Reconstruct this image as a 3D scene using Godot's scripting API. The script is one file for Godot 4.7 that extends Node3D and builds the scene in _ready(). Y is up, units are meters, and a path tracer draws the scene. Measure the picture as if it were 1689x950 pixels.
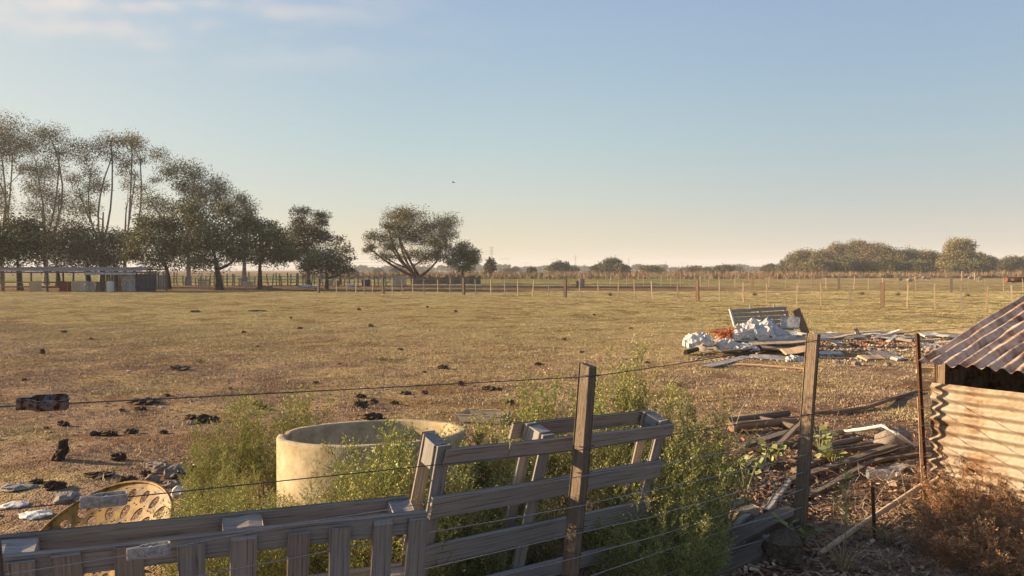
extends Node3D
# A paddock at low evening sun: pallets against a wire fence, weeds, a concrete ring, a rubbish heap, far trees.
const F := 1326.0        # focal length in photograph pixels
const EYE := 1.8         # camera height, metres
const TILT := 0.02262    # camera looks this much below level, radians
const TO_SUN := Vector3(-0.939, 0.262, -0.222)

var rng := RandomNumberGenerator.new()
var M := {}
var taken := {}
var hill := FastNoiseLite.new()
var patch := FastNoiseLite.new()
var fine := FastNoiseLite.new()

# ---------------------------------------------------------------- mesh collector
class MB:
	var v := PackedVector3Array()
	var n := PackedVector3Array()
	var c := PackedColorArray()
	var ix := PackedInt32Array()
	var col := Color.WHITE
	func tri(a: Vector3, b: Vector3, d: Vector3, out: Vector3) -> void:
		var m := (d - a).cross(b - a)
		if m.dot(out) < 0.0:
			var t := b
			b = d
			d = t
			m = -m
		m = m.normalized()
		var k := v.size()
		v.append(a); v.append(b); v.append(d)
		for i in 3:
			n.append(m); c.append(col); ix.append(k + i)
	func quad(a: Vector3, b: Vector3, d: Vector3, e: Vector3, out: Vector3) -> void:
		tri(a, b, d, out)
		tri(a, d, e, out)
	func leaf(p: Vector3, along: Vector3, side: Vector3) -> void:      # a kite shaped leaf
		var m := side.cross(along).normalized()
		var k := v.size()
		v.append(p); v.append(p + along * 0.45 + side); v.append(p + along); v.append(p + along * 0.45 - side)
		for i in 4:
			n.append(m); c.append(col)
		ix.append_array(PackedInt32Array([k, k + 2, k + 1, k, k + 3, k + 2]))
	func vert(p: Vector3, m: Vector3) -> int:
		v.append(p); n.append(m); c.append(col)
		return v.size() - 1
	func face(i: int, j: int, k: int) -> void:                         # smooth triangle, turned to agree with its normals
		var m := (v[k] - v[i]).cross(v[j] - v[i])
		if m.dot(n[i] + n[j] + n[k]) < 0.0:
			ix.append_array(PackedInt32Array([i, k, j]))
		else:
			ix.append_array(PackedInt32Array([i, j, k]))
	func tube(pts: Array, rad: Array, seg := 6, caps := true, wob := 0.0) -> void:
		var t0: Vector3 = (pts[1] - pts[0]).normalized()
		var u := t0.cross(Vector3.UP if absf(t0.y) < 0.9 else Vector3.RIGHT).normalized()
		var prev := -1
		for i in pts.size():
			var t: Vector3 = (pts[mini(i + 1, pts.size() - 1)] - pts[maxi(i - 1, 0)]).normalized()
			u = (u - t * u.dot(t)).normalized()
			var w := t.cross(u)
			var first := v.size()
			for s in seg:
				var a := TAU * s / seg
				var d := u * cos(a) + w * sin(a)
				var r: float = rad[i] * (1.0 + wob * sin(a * 3.0 + i * 1.7))
				vert(pts[i] + d * r, d)
			if prev >= 0:
				for s in seg:
					var s2 := (s + 1) % seg
					face(prev + s, prev + s2, first + s2)
					face(prev + s, first + s2, first + s)
			prev = first
			if caps and (i == 0 or i == pts.size() - 1):
				var o := -t if i == 0 else t
				for s in range(1, seg - 1):
					tri(v[first], v[first + s], v[first + s + 1], o)
	func box(c0: Vector3, x: Vector3, y: Vector3, z: Vector3) -> void:  # half axes
		for k in 3:
			var a: Vector3 = [x, y, z][k]
			var b: Vector3 = [y, z, x][k]
			var d: Vector3 = [z, x, y][k]
			for s in [-1.0, 1.0]:
				var o: Vector3 = c0 + a * s
				quad(o - b - d, o + b - d, o + b + d, o - b + d, a * s)
	func mesh() -> ArrayMesh:
		var arr := []
		arr.resize(Mesh.ARRAY_MAX)
		arr[Mesh.ARRAY_VERTEX] = v
		arr[Mesh.ARRAY_NORMAL] = n
		arr[Mesh.ARRAY_COLOR] = c
		arr[Mesh.ARRAY_INDEX] = ix
		var m := ArrayMesh.new()
		m.add_surface_from_arrays(Mesh.PRIMITIVE_TRIANGLES, arr)
		return m

# ---------------------------------------------------------------- helpers
func at(px: float, py: float, d: float) -> Vector3:      # the point d metres ahead that the photograph shows there
	var a := (px - 844.5) / F
	var b := (475.0 - py) / F
	var k := d / (cos(TILT) + b * sin(TILT))
	return Vector3(a * k, EYE + (b * cos(TILT) - sin(TILT)) * k, -d)

func gh(x: float, z: float) -> float:                    # height of the ground
	return 0.035 * hill.get_noise_2d(x, z) + 0.05 * hill.get_noise_2d(x * 0.13 + 70.0, z * 0.13)

func gp(px: float, py: float, lift := 0.0) -> Vector3:   # where that spot of ground lies
	var b := (475.0 - py) / F
	var d := EYE * (cos(TILT) + b * sin(TILT)) / (sin(TILT) - b * cos(TILT))
	var p := at(px, py, d)
	p.y = gh(p.x, p.z) + lift
	return p

func numbered(called: String) -> String:
	var k: int = taken.get(called, -1) + 1
	taken[called] = k
	return called if k == 0 else "%s_%03d" % [called, k]

func thing(called: String, label: String, category: String, where := Vector3.ZERO, group := "") -> Node3D:
	var o := Node3D.new()
	o.name = numbered(called)
	add_child(o)
	o.position = where
	o.set_meta("label", label)
	o.set_meta("category", category)
	if group:
		o.set_meta("group", group)
	return o

func part(parent: Node3D, called: String, m: Mesh, material: Material, xf := Transform3D()) -> MeshInstance3D:
	var o := MeshInstance3D.new()
	o.name = called
	o.mesh = m
	o.material_override = material
	o.transform = xf
	parent.add_child(o, true)
	return o

func solo(called: String, label: String, category: String, m: Mesh, material: Material, where := Vector3.ZERO, group := "") -> MeshInstance3D:
	var o := MeshInstance3D.new()
	o.name = numbered(called)
	o.mesh = m
	o.material_override = material
	add_child(o)
	o.position = where
	o.set_meta("label", label)
	o.set_meta("category", category)
	if group:
		o.set_meta("group", group)
	return o

func setting(called: String, m: Mesh, material: Material) -> MeshInstance3D:
	var o := MeshInstance3D.new()
	o.name = numbered(called)
	o.mesh = m
	o.material_override = material
	add_child(o)
	o.set_meta("kind", "structure")
	return o

func copy(o: Node3D, called: String, where: Vector3, turn: float, s: Vector3, label := "", group := "") -> Node3D:
	var r: Node3D = o.duplicate()
	r.name = numbered(called)
	add_child(r)
	r.transform = Transform3D(Basis(Vector3.UP, turn).scaled_local(s), where)
	if label:
		r.set_meta("label", label)
	if group:
		r.set_meta("group", group)
	return r

func board_mesh(l: float, h: float, w: float, rough := 0.004, segs := 3) -> ArrayMesh:   # chamfered plank along x
	var m := MB.new()
	var ch := minf(0.004, minf(h, w) * 0.2)
	var rings := []
	for i in segs + 1:
		var x := -l / 2 + l * i / segs
		var oy := rng.randfn(0, rough)
		var oz := rng.randfn(0, rough)
		var sk := rng.randfn(0, rough * 1.5) if i == 0 or i == segs else 0.0
		var ring := []
		for q in [[1, 1, 0], [1, 1, 1], [-1, 1, 1], [-1, 1, 0], [-1, -1, 0], [-1, -1, 1], [1, -1, 1], [1, -1, 0]]:
			var y: float = q[1] * (h / 2 - (ch if q[2] == 1 else 0.0))
			var z: float = q[0] * (w / 2 - (0.0 if q[2] == 1 else ch))
			if q[2] == 1:
				z = q[0] * w / 2
			else:
				y = q[1] * h / 2
			ring.append(Vector3(x + sk * q[1] + rng.randfn(0, rough * 0.3), y + oy, z + oz))
		rings.append(ring)
	for i in segs:
		for k in 8:
			var k2 := (k + 1) % 8
			var a: Vector3 = rings[i][k]
			var o: Vector3 = (a + rings[i][k2]) * 0.5
			o.x = 0
			m.quad(a, rings[i][k2], rings[i + 1][k2], rings[i + 1][k], o)
	for e in [0, segs]:
		for k in range(1, 7):
			m.tri(rings[e][0], rings[e][k], rings[e][k + 1], Vector3(-1 if e == 0 else 1, 0, 0))
	return m.mesh()

func along(a: Vector3, b: Vector3, up: Vector3) -> Transform3D:      # x axis from a to b
	var x := (b - a).normalized()
	var y := (up - x * up.dot(x)).normalized()
	return Transform3D(Basis(x, y, x.cross(y)), (a + b) * 0.5)

func board(parent: Node3D, called: String, a: Vector3, b: Vector3, h: float, w: float, up: Vector3, mats, rough := 0.003) -> MeshInstance3D:
	var mt: Material = mats[rng.randi() % mats.size()] if mats is Array else mats
	var xf := along(a, b, up)
	xf.origin -= parent.position
	return part(parent, called, board_mesh(a.distance_to(b), h, w, rough), mt, xf)

func plank(called: String, label: String, category: String, a: Vector3, b: Vector3, h: float, w: float, mats, group := "", up := Vector3.UP, rough := 0.006) -> MeshInstance3D:
	var mt: Material = mats[rng.randi() % mats.size()] if mats is Array else mats
	var o := solo(called, label, category, board_mesh(a.distance_to(b), h, w, rough), mt, Vector3.ZERO, group)
	o.transform = along(a, b, up)
	return o

func blob_mesh(r: Vector3, seed_: int, amp: float, freq: float, res := 14, flat := false, ridged := false) -> ArrayMesh:
	var nz := FastNoiseLite.new()
	nz.seed = seed_
	nz.frequency = freq
	if ridged:
		nz.fractal_type = FastNoiseLite.FRACTAL_RIDGED
	nz.fractal_octaves = 3
	var st := SurfaceTool.new()
	st.begin(Mesh.PRIMITIVE_TRIANGLES)
	st.set_smooth_group(-1 if flat else 0)
	var g := []
	for i in res + 1:
		var row := []
		for j in res * 2 + 1:
			var th := PI * i / res
			var ph := TAU * (j % (res * 2)) / (res * 2)
			var d := Vector3(sin(th) * cos(ph), cos(th), sin(th) * sin(ph))
			var k := 1.0 + amp * nz.get_noise_3d(d.x, d.y, d.z)
			row.append(d * r * k)
		g.append(row)
	for i in res:
		for j in res * 2:
			for q in [[i, j, i + 1, j + 1, i + 1, j], [i, j, i, j + 1, i + 1, j + 1]]:
				var a: Vector3 = g[q[0]][q[1]]
				var b: Vector3 = g[q[2]][q[3]]
				var c: Vector3 = g[q[4]][q[5]]
				if (a - b).length_squared() < 1e-12 or (b - c).length_squared() < 1e-12 or (a - c).length_squared() < 1e-12:
					continue
				var m := (c - a).cross(b - a)
				if m.dot(a + b + c) < 0:
					st.add_vertex(a); st.add_vertex(c); st.add_vertex(b)
				else:
					st.add_vertex(a); st.add_vertex(b); st.add_vertex(c)
	if not flat:
		st.index()
	st.generate_normals()
	return st.commit()

# ---------------------------------------------------------------- materials
func tex(w: int, h: int, layers: Array, ramp: Array) -> ImageTexture:     # layers: [noise w, noise h, frequency, weight, seed]
	var vals := PackedFloat32Array()
	vals.resize(w * h)
	for l in layers:
		var nz := FastNoiseLite.new()
		nz.seed = l[4]
		nz.frequency = l[2]
		nz.fractal_octaves = 4
		var im := nz.get_seamless_image(l[0], l[1])
		if l[0] != w or l[1] != h:
			im.resize(w, h, Image.INTERPOLATE_CUBIC)
		im.convert(Image.FORMAT_L8)
		var d := im.get_data()
		var k: float = l[3] / 255.0
		for i in w * h:
			vals[i] += d[i] * k
	var out := PackedByteArray()
	out.resize(w * h * 3)
	var g := Gradient.new()
	var off := PackedFloat32Array()
	var cols := PackedColorArray()
	for r in ramp:
		off.append(r[0]); cols.append(r[1])
	g.offsets = off
	g.colors = cols
	var lut := []
	for i in 256:
		var c := g.sample(i / 255.0)
		lut.append([int(clampf(c.r, 0, 1) * 255), int(clampf(c.g, 0, 1) * 255), int(clampf(c.b, 0, 1) * 255)])
	for i in w * h:
		var q: Array = lut[clampi(int(vals[i] * 255.0), 0, 255)]
		out[i * 3] = q[0]
		out[i * 3 + 1] = q[1]
		out[i * 3 + 2] = q[2]
	return ImageTexture.create_from_image(Image.create_from_data(w, h, false, Image.FORMAT_RGB8, out))

func lin(r: float, g: float, b: float) -> Color:
	return Color(r, g, b).linear_to_srgb()

func mat(t: Texture2D, tint: Color, rough := 0.85, scale := Vector3.ONE, bump: Texture2D = null, depth := 1.0, world := false) -> StandardMaterial3D:
	var m := StandardMaterial3D.new()
	m.albedo_color = tint
	m.albedo_texture = t
	m.roughness = rough
	m.metallic_specular = 0.35
	m.uv1_triplanar = true
	m.uv1_world_triplanar = world
	m.uv1_scale = scale
	if bump:
		m.heightmap_enabled = true
		m.heightmap_texture = bump
		m.heightmap_scale = depth
	return m

func tinted(m: StandardMaterial3D, n: int, spread: float) -> Array:       # a few variants of one material
	var out := []
	for i in n:
		var d: StandardMaterial3D = m.duplicate()
		var k := 1.0 + rng.randf_range(-spread, spread)
		var w := rng.randf_range(-spread, spread) * 0.3
		d.albedo_color = Color(clampf(m.albedo_color.r * k * (1 + w), 0, 1), clampf(m.albedo_color.g * k, 0, 1), clampf(m.albedo_color.b * k * (1 - w), 0, 1))
		d.uv1_offset = Vector3(rng.randf() * 9, rng.randf() * 9, rng.randf() * 9)
		out.append(d)
	return out

func leafmat(back: Color) -> StandardMaterial3D:
	var m := StandardMaterial3D.new()
	m.vertex_color_use_as_albedo = true
	m.roughness = 0.7
	m.metallic_specular = 0.25
	m.backlight_enabled = true
	m.backlight = back
	return m

func vmat(rough := 0.9) -> StandardMaterial3D:
	var m := StandardMaterial3D.new()
	m.vertex_color_use_as_albedo = true
	m.roughness = rough
	m.metallic_specular = 0.3
	return m

func materials() -> void:
	var grain := tex(512, 512, [[32, 512, 0.035, 0.55, 3], [128, 512, 0.02, 0.3, 5], [512, 512, 0.01, 0.15, 8]], [[0.12, Color(0.5, 0.46, 0.43)], [0.34, Color(0.84, 0.82, 0.8)], [0.55, Color(0.9, 0.885, 0.87)], [0.85, Color(0.98, 0.97, 0.95)]])
	var grain_h := tex(512, 512, [[32, 512, 0.06, 0.6, 13], [64, 512, 0.12, 0.4, 15]], [[0.2, Color.BLACK], [0.8, Color.WHITE]])
	var spots := tex(512, 512, [[512, 512, 0.012, 0.5, 21], [512, 512, 0.05, 0.5, 22]], [[0.25, Color(0.68, 0.67, 0.66)], [0.5, Color(0.9, 0.9, 0.9)], [0.75, Color(1, 1, 1)]])
	var crumb := tex(512, 512, [[512, 512, 0.05, 0.5, 31], [512, 512, 0.15, 0.5, 32]], [[0.25, Color.BLACK], [0.75, Color.WHITE]])
	var gs := Vector3(1.1, 5.0, 5.0)
	M.grey_wood = tinted(mat(grain, lin(0.36, 0.34, 0.32), 0.95, gs, grain_h, 0.12), 6, 0.09)
	M.post_wood = tinted(mat(grain, lin(0.27, 0.215, 0.16), 0.95, Vector3(2.2, 6.0, 6.0), grain_h, 0.4), 3, 0.1)
	M.dark_wood = tinted(mat(grain, lin(0.21, 0.16, 0.12), 0.95, gs, grain_h, 0.5), 4, 0.2)
	M.pale_wood = tinted(mat(grain, lin(0.6, 0.48, 0.34), 0.85, gs, grain_h, 0.2), 5, 0.14)
	M.white_board = tinted(mat(spots, lin(0.62, 0.6, 0.57), 0.8, Vector3.ONE * 1.5), 3, 0.08)
	M.concrete = mat(tex(512, 512, [[512, 512, 0.008, 0.5, 41], [512, 512, 0.04, 0.3, 42], [512, 512, 0.2, 0.2, 43]], [[0.25, Color(0.62, 0.57, 0.46)], [0.45, Color(0.8, 0.76, 0.66)], [0.6, Color(0.88, 0.85, 0.77)], [0.8, Color(0.97, 0.95, 0.9)]]), lin(0.52, 0.47, 0.385), 0.9, Vector3.ONE * 1.1, crumb, 0.15)
	M.bark = mat(spots, lin(0.12, 0.09, 0.065), 0.95, Vector3.ONE * 0.7, crumb, 2.0)
	M.pale_bark = mat(spots, lin(0.36, 0.31, 0.26), 0.9, Vector3.ONE * 0.4, crumb, 1.0)
	M.dung = mat(crumb, lin(0.23, 0.16, 0.11), 1.0, Vector3.ONE * 3.0, crumb, 2.0)
	M.dung.albedo_texture = spots
	M.stone = tinted(mat(spots, lin(0.36, 0.3, 0.255), 0.92, Vector3.ONE * 2.5, crumb, 0.8), 4, 0.2)
	M.iron = mat(tex(256, 256, [[256, 256, 0.03, 1.0, 51]], [[0.3, Color(0.32, 0.2, 0.13)], [0.55, Color(0.5, 0.31, 0.18)], [0.75, Color(0.42, 0.33, 0.28)]]), Color(0.85, 0.85, 0.85), 0.8, Vector3.ONE * 6.0, crumb, 0.15)
	M.bright_wire = mat(spots, lin(0.4, 0.38, 0.36), 0.5, Vector3.ONE * 8.0)
	M.wire = mat(spots, lin(0.16, 0.14, 0.125), 0.55, Vector3.ONE * 8.0)
	M.wire.metallic = 0.5
	M.zinc = mat(tex(256, 256, [[256, 256, 0.02, 0.7, 61], [256, 256, 0.1, 0.3, 62]], [[0.36, Color(0.4, 0.26, 0.19)], [0.44, Color(0.56, 0.54, 0.53)], [0.7, Color(0.74, 0.74, 0.75)]]), lin(0.62, 0.62, 0.64), 0.5, Vector3.ONE * 7.0)
	M.zinc.metallic = 0.55
	M.clean_zinc = mat(spots, lin(0.5, 0.5, 0.51), 0.55, Vector3.ONE * 7.0)
	M.clean_zinc.metallic = 0.4
	M.roof_sheet = mat(tex(1024, 1024, [[1024, 1024, 0.004, 0.5, 71], [1024, 128, 0.012, 0.25, 72], [1024, 1024, 0.03, 0.25, 73]], [[0.28, Color(0.36, 0.25, 0.17)], [0.4, Color(0.55, 0.43, 0.34)], [0.48, Color(0.68, 0.61, 0.53)], [0.65, Color(0.77, 0.72, 0.66)], [0.8, Color(0.58, 0.47, 0.37)]]), Color(1.0, 0.97, 0.95), 0.75, Vector3(0.9, 0.9, 0.9))
	M.roof_sheet.metallic = 0.05
	M.wall_sheet = mat(tex(1024, 1024, [[1024, 1024, 0.0035, 0.55, 81], [128, 1024, 0.012, 0.2, 82], [1024, 1024, 0.03, 0.25, 83]], [[0.28, Color(0.46, 0.31, 0.2)], [0.37, Color(0.66, 0.53, 0.42)], [0.45, Color(0.77, 0.71, 0.64)], [0.58, Color(0.82, 0.78, 0.74)], [0.68, Color(0.7, 0.64, 0.58)], [0.8, Color(0.58, 0.47, 0.38)]]), Color(0.8, 0.79, 0.76), 0.7, Vector3(0.8, 0.8, 0.8))
	M.wall_sheet.metallic = 0.12
	M.old_sheet = tinted(mat(spots, lin(0.38, 0.33, 0.29), 1.0, Vector3.ONE * 0.6), 3, 0.15)
	M.tin = mat(spots, lin(0.43, 0.34, 0.285), 1.0, Vector3.ONE * 0.5)
	M.tin.metallic_specular = 0.08
	M.rust = mat(tex(256, 256, [[256, 256, 0.02, 0.6, 91], [256, 256, 0.08, 0.4, 92]], [[0.3, Color(0.3, 0.14, 0.08)], [0.5, Color(0.55, 0.27, 0.15)], [0.7, Color(0.66, 0.4, 0.26)]]), Color(0.9, 0.9, 0.9), 0.8, Vector3.ONE * 1.0)
	M.ochre = mat(tex(256, 256, [[256, 256, 0.015, 0.6, 95], [256, 256, 0.09, 0.4, 96]], [[0.36, Color(0.36, 0.25, 0.12)], [0.5, Color(0.66, 0.53, 0.25)], [0.7, Color(0.76, 0.64, 0.34)]]), lin(0.6, 0.52, 0.4), 0.55, Vector3.ONE * 3.0)
	M.sack = tinted(mat(spots, lin(0.7, 0.685, 0.66), 0.6, Vector3.ONE * 1.5), 3, 0.06)
	M.orange = mat(spots, lin(0.55, 0.17, 0.06), 0.7, Vector3.ONE * 2.0)
	M.black = mat(spots, lin(0.035, 0.033, 0.035), 0.5, Vector3.ONE * 3.0)
	M.grey_plastic = mat(spots, lin(0.3, 0.31, 0.33), 0.5, Vector3.ONE * 3.0)
	M.white_plastic = mat(spots, lin(0.74, 0.72, 0.68), 0.5, Vector3.ONE * 3.0)
	M.brick_red = mat(spots, lin(0.36, 0.15, 0.09), 0.95, Vector3.ONE * 2.0)
	M.wool = mat(spots, lin(0.46, 0.39, 0.31), 0.95, Vector3.ONE * 5.0)
	M.steel = mat(spots, lin(0.2, 0.2, 0.21), 0.6, Vector3.ONE * 0.2)
	M.tarp = mat(spots, lin(0.07, 0.07, 0.08), 0.7, Vector3.ONE * 0.5)
	M.v = vmat()
	M.green = leafmat(Color(0.38, 0.38, 0.14))
	M.tree = leafmat(Color(0.28, 0.27, 0.12))
	M.dry = leafmat(Color(0.16, 0.1, 0.04))
	# ground: the texture is the grain of straw, clods and crumbs, the vertex colours say where pasture or bare earth lies, plus one band of painted tree shade
	var g := StandardMaterial3D.new()
	g.vertex_color_use_as_albedo = true
	g.albedo_texture = tex(1024, 1024, [[1024, 1024, 0.01, 0.3, 101], [1024, 1024, 0.05, 0.35, 102], [1024, 1024, 0.16, 0.35, 103]], [[0.3, Color(0.56, 0.52, 0.48)], [0.44, Color(0.84, 0.81, 0.78)], [0.54, Color(0.95, 0.93, 0.9)], [0.7, Color(1, 1, 0.97)]])
	g.uv1_triplanar = true
	g.uv1_world_triplanar = true
	g.uv1_scale = Vector3.ONE * 0.42
	g.detail_enabled = true
	g.detail_blend_mode = BaseMaterial3D.BLEND_MODE_MUL
	g.detail_albedo = tex(512, 512, [[512, 512, 0.008, 0.5, 105], [512, 512, 0.03, 0.5, 106]], [[0.34, Color(0.78, 0.73, 0.7)], [0.5, Color(0.96, 0.95, 0.93)], [0.7, Color(1, 1, 1)]])
	g.detail_uv_layer = BaseMaterial3D.DETAIL_UV_2
	g.uv2_triplanar = true
	g.uv2_world_triplanar = true
	g.uv2_scale = Vector3.ONE * 0.057
	g.roughness = 1.0
	g.metallic_specular = 0.1
	g.heightmap_enabled = true
	g.heightmap_texture = tex(1024, 1024, [[1024, 1024, 0.025, 0.5, 111], [1024, 1024, 0.1, 0.5, 112]], [[0.25, Color.BLACK], [0.75, Color.WHITE]])
	g.heightmap_scale = 5.0
	M.ground = g

# ---------------------------------------------------------------- light, sky
func sky_image() -> Image:
	var w := 1024
	var h := 512
	var im := Image.create(w, h, false, Image.FORMAT_RGBAF)
	var cl := FastNoiseLite.new()
	cl.seed = 12
	cl.frequency = 1.0
	cl.fractal_octaves = 5
	var keys_far := [[0.0, Color8(200, 193, 176)], [2.0, Color8(197, 194, 182)], [5.0, Color8(180, 191, 191)], [9.0, Color8(163, 186, 197)], [14.0, Color8(149, 176, 199)], [19.0, Color8(140, 166, 197)], [35.0, Color8(118, 148, 190)], [90.0, Color8(92, 122, 172)]]
	var keys_mid := [[0.0, Color8(216, 202, 170)], [2.0, Color8(214, 205, 178)], [5.0, Color8(196, 205, 197)], [9.0, Color8(177, 199, 204)], [14.0, Color8(160, 186, 204)], [19.0, Color8(149, 174, 203)], [35.0, Color8(124, 153, 194)], [90.0, Color8(92, 122, 172)]]
	var keys_sun := [[0.0, Color8(226, 216, 188)], [2.0, Color8(224, 219, 198)], [5.0, Color8(214, 217, 206)], [9.0, Color8(201, 211, 209)], [14.0, Color8(184, 200, 208)], [19.0, Color8(173, 191, 208)], [35.0, Color8(142, 166, 200)], [90.0, Color8(92, 122, 172)]]
	var tables := []
	for keys in [keys_far, keys_mid, keys_sun]:
		var t := []
		for i in 181:
			var e := i * 0.5
			var k := 0
			while k < keys.size() - 2 and keys[k + 1][0] < e:
				k += 1
			var f: float = clampf((e - keys[k][0]) / (keys[k + 1][0] - keys[k][0]), 0, 1)
			var a: Color = keys[k][1]
			var b: Color = keys[k + 1][1]
			t.append(a.lerp(b, f).srgb_to_linear())
		tables.append(t)
	for j in h:
		var el := PI * (0.5 - (j + 0.5) / h)
		for i in w:
			var az := wrapf(TAU * (i + 0.5) / w, -PI, PI)      # 0 straight ahead (-z), positive to the right
			var d := Vector3(sin(az) * cos(el), sin(el), -cos(az) * cos(el))
			var c: Color
			if el < 0:
				c = Color(0.2, 0.15, 0.1)
			else:
				var near := d.dot(TO_SUN)                     # -1 .. 1
				var e2 := rad_to_deg(el) * 2.0
				var q: int = mini(int(e2), 179)
				var f := e2 - q
				var g := clampf(acos(clampf(near, -1, 1)) / PI * 180.0, 0, 180)
				var a: Color = tables[0][q].lerp(tables[0][q + 1], f)
				var b: Color = tables[1][q].lerp(tables[1][q + 1], f)
				var s: Color = tables[2][q].lerp(tables[2][q + 1], f)
				c = s.lerp(b, smoothstep(38.0, 72.0, g)).lerp(a, smoothstep(70.0, 102.0, g))
				var halo := exp(-g / 13.0)
				c += Color(1.6, 1.25, 0.8) * halo
				# thin high cloud, in streaks
				var p := Vector2(d.x, d.z) / (d.y + 0.06)
				var v := cl.get_noise_2d(p.x * 0.9 + 3.0, p.y * 2.6) * 0.7 + cl.get_noise_2d(p.x * 3.0, p.y * 6.0 + 9.0) * 0.4
				var bank := exp(-pow((rad_to_deg(az) + 27.0) / 14.0, 2.0)) * smoothstep(12.0, 16.5, rad_to_deg(el))
				bank = maxf(bank, smoothstep(0.1, 0.4, cl.get_noise_2d(p.x * 0.4 + 5.3, p.y * 0.5 + 1.1)) * smoothstep(22.0, 32.0, rad_to_deg(el)))
				var k := smoothstep(-0.2, 0.3, v) * bank * 0.9
				c = c.lerp(Color8(226, 216, 208).srgb_to_linear() * 1.05, k)
			c.a = 1
			im.set_pixel(i, j, c)
	return im

func light() -> void:
	var cam := Camera3D.new()
	cam.name = "camera"
	cam.fov = rad_to_deg(2.0 * atan(475.0 / F))
	cam.position = Vector3(0, EYE, 0)
	cam.rotation.x = -TILT
	cam.near = 0.05
	cam.far = 9000.0
	add_child(cam)
	cam.make_current()
	var env := Environment.new()
	env.background_mode = Environment.BG_SKY
	var sky := Sky.new()
	var pano := PanoramaSkyMaterial.new()
	pano.panorama = ImageTexture.create_from_image(sky_image())
	sky.sky_material = pano
	env.sky = sky
	env.tonemap_mode = Environment.TONE_MAPPER_LINEAR
	env.tonemap_exposure = 2.95
	env.background_energy_multiplier = 0.365
	env.sdfgi_enabled = true
	env.ssao_enabled = true
	env.ssil_enabled = true
	env.fog_enabled = true
	env.fog_density = 0.0004
	env.fog_light_color = Color8(196, 200, 208)
	var we := WorldEnvironment.new()
	we.name = "world"
	we.environment = env
	add_child(we)
	var sun := DirectionalLight3D.new()
	sun.name = "sun"
	sun.light_energy = 1.6
	sun.light_color = Color(1.0, 0.87, 0.69)
	sun.light_angular_distance = 0.6
	sun.shadow_enabled = true
	add_child(sun)
	sun.look_at_from_position(Vector3.ZERO, -TO_SUN)

# ---------------------------------------------------------------- ground
func ground_color(x: float, z: float) -> Color:
	var p := patch.get_noise_2d(x, z)
	var q := fine.get_noise_2d(x, z)
	var straw := Color(0.345, 0.27, 0.165)
	var green := Color(0.32, 0.285, 0.145)
	var earth := Color(0.25, 0.182, 0.14)
	var far_ := smoothstep(-9.0, -30.0, z + p * 10.0 - x * 0.25)
	var c := straw.lerp(green, clampf(far_ * 0.9 + p * 0.5, 0, 1))
	var bare := smoothstep(-0.1, 0.3, q + p * 0.8) * (1.0 - far_ * 0.8) * 0.85
	bare = maxf(bare, smoothstep(-11.0, -8.0, z + q * 2.5 - maxf(0.0, 1.5 - x) * 1.6))
	c = c.lerp(earth, clampf(bare, 0, 1))
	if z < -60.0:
		var soil_shade_band := smoothstep(-66.0, -70.0, z + q) * (1.0 - smoothstep(-86.0, -92.0, z + q)) * (1.0 - smoothstep(14.0, 30.0, x))
		c = c.lerp(Color(0.19, 0.135, 0.095), soil_shade_band * 0.85)  # dark band: bare soil with long tree shadows painted into the colour
		var crop := smoothstep(-112.0, -118.0, z + p * 4) * (1.0 - smoothstep(30.0, 45.0, x))
		c = c.lerp(Color(0.17, 0.2, 0.075), crop * 0.8)
		c = c.lerp(Color(0.22, 0.16, 0.09), smoothstep(-260.0, -300.0, z))
	return c * (1.42 + 0.2 * q)

func lines(a: float, b: float, dense0: float, dense1: float, step: float, grow: float) -> Array:
	var out := []
	var x := dense0
	while x < dense1:
		out.append(x)
		x += step
	var s := step
	while x < b:
		out.append(x)
		s *= grow
		x += s
	out.append(b)
	x = dense0
	s = step
	while x > a:
		s *= grow
		x -= s
		out.push_front(maxf(x, a))
	return out

func ground() -> void:
	var xs := lines(-2400, 2400, -9, 9, 0.14, 1.045)
	var zs := lines(-2900, 60, -16, -2.5, 0.14, 1.03)
	var m := MB.new()
	var w := xs.size()
	for z in zs:
		for x in xs:
			var e := 0.3
			var h := gh(x, z)
			m.v.append(Vector3(x, h, z))
			m.n.append(Vector3(h - gh(x + e, z), e, h - gh(x, z + e)).normalized())
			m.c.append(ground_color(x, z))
	for j in zs.size() - 1:
		for i in w - 1:
			var k := j * w + i
			m.ix.append_array(PackedInt32Array([k, k + 1, k + w + 1, k, k + w + 1, k + w]))
	# clockwise seen from above
	if (m.v[m.ix[2]] - m.v[m.ix[0]]).cross(m.v[m.ix[1]] - m.v[m.ix[0]]).y < 0:
		m.ix.reverse()
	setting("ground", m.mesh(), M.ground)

func tuft_mesh(n: int, h: float, spread: float, wide: float) -> ArrayMesh:
	var m := MB.new()
	for i in n:
		var a := rng.randf() * TAU
		var p := Vector3(cos(a), 0, sin(a)) * rng.randf() * spread
		var up := Vector3(rng.randfn(0, 0.55), 1, rng.randfn(0, 0.55)).normalized() * h * rng.randf_range(0.5, 1.1)
		var s := up.cross(Vector3(cos(a), 0, sin(a))).normalized() * wide
		var k := rng.randf_range(0.75, 1.15)
		m.col = Color(k, k, k)
		m.leaf(p - Vector3(0, 0.005, 0), up, s)
	return m.mesh()

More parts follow.
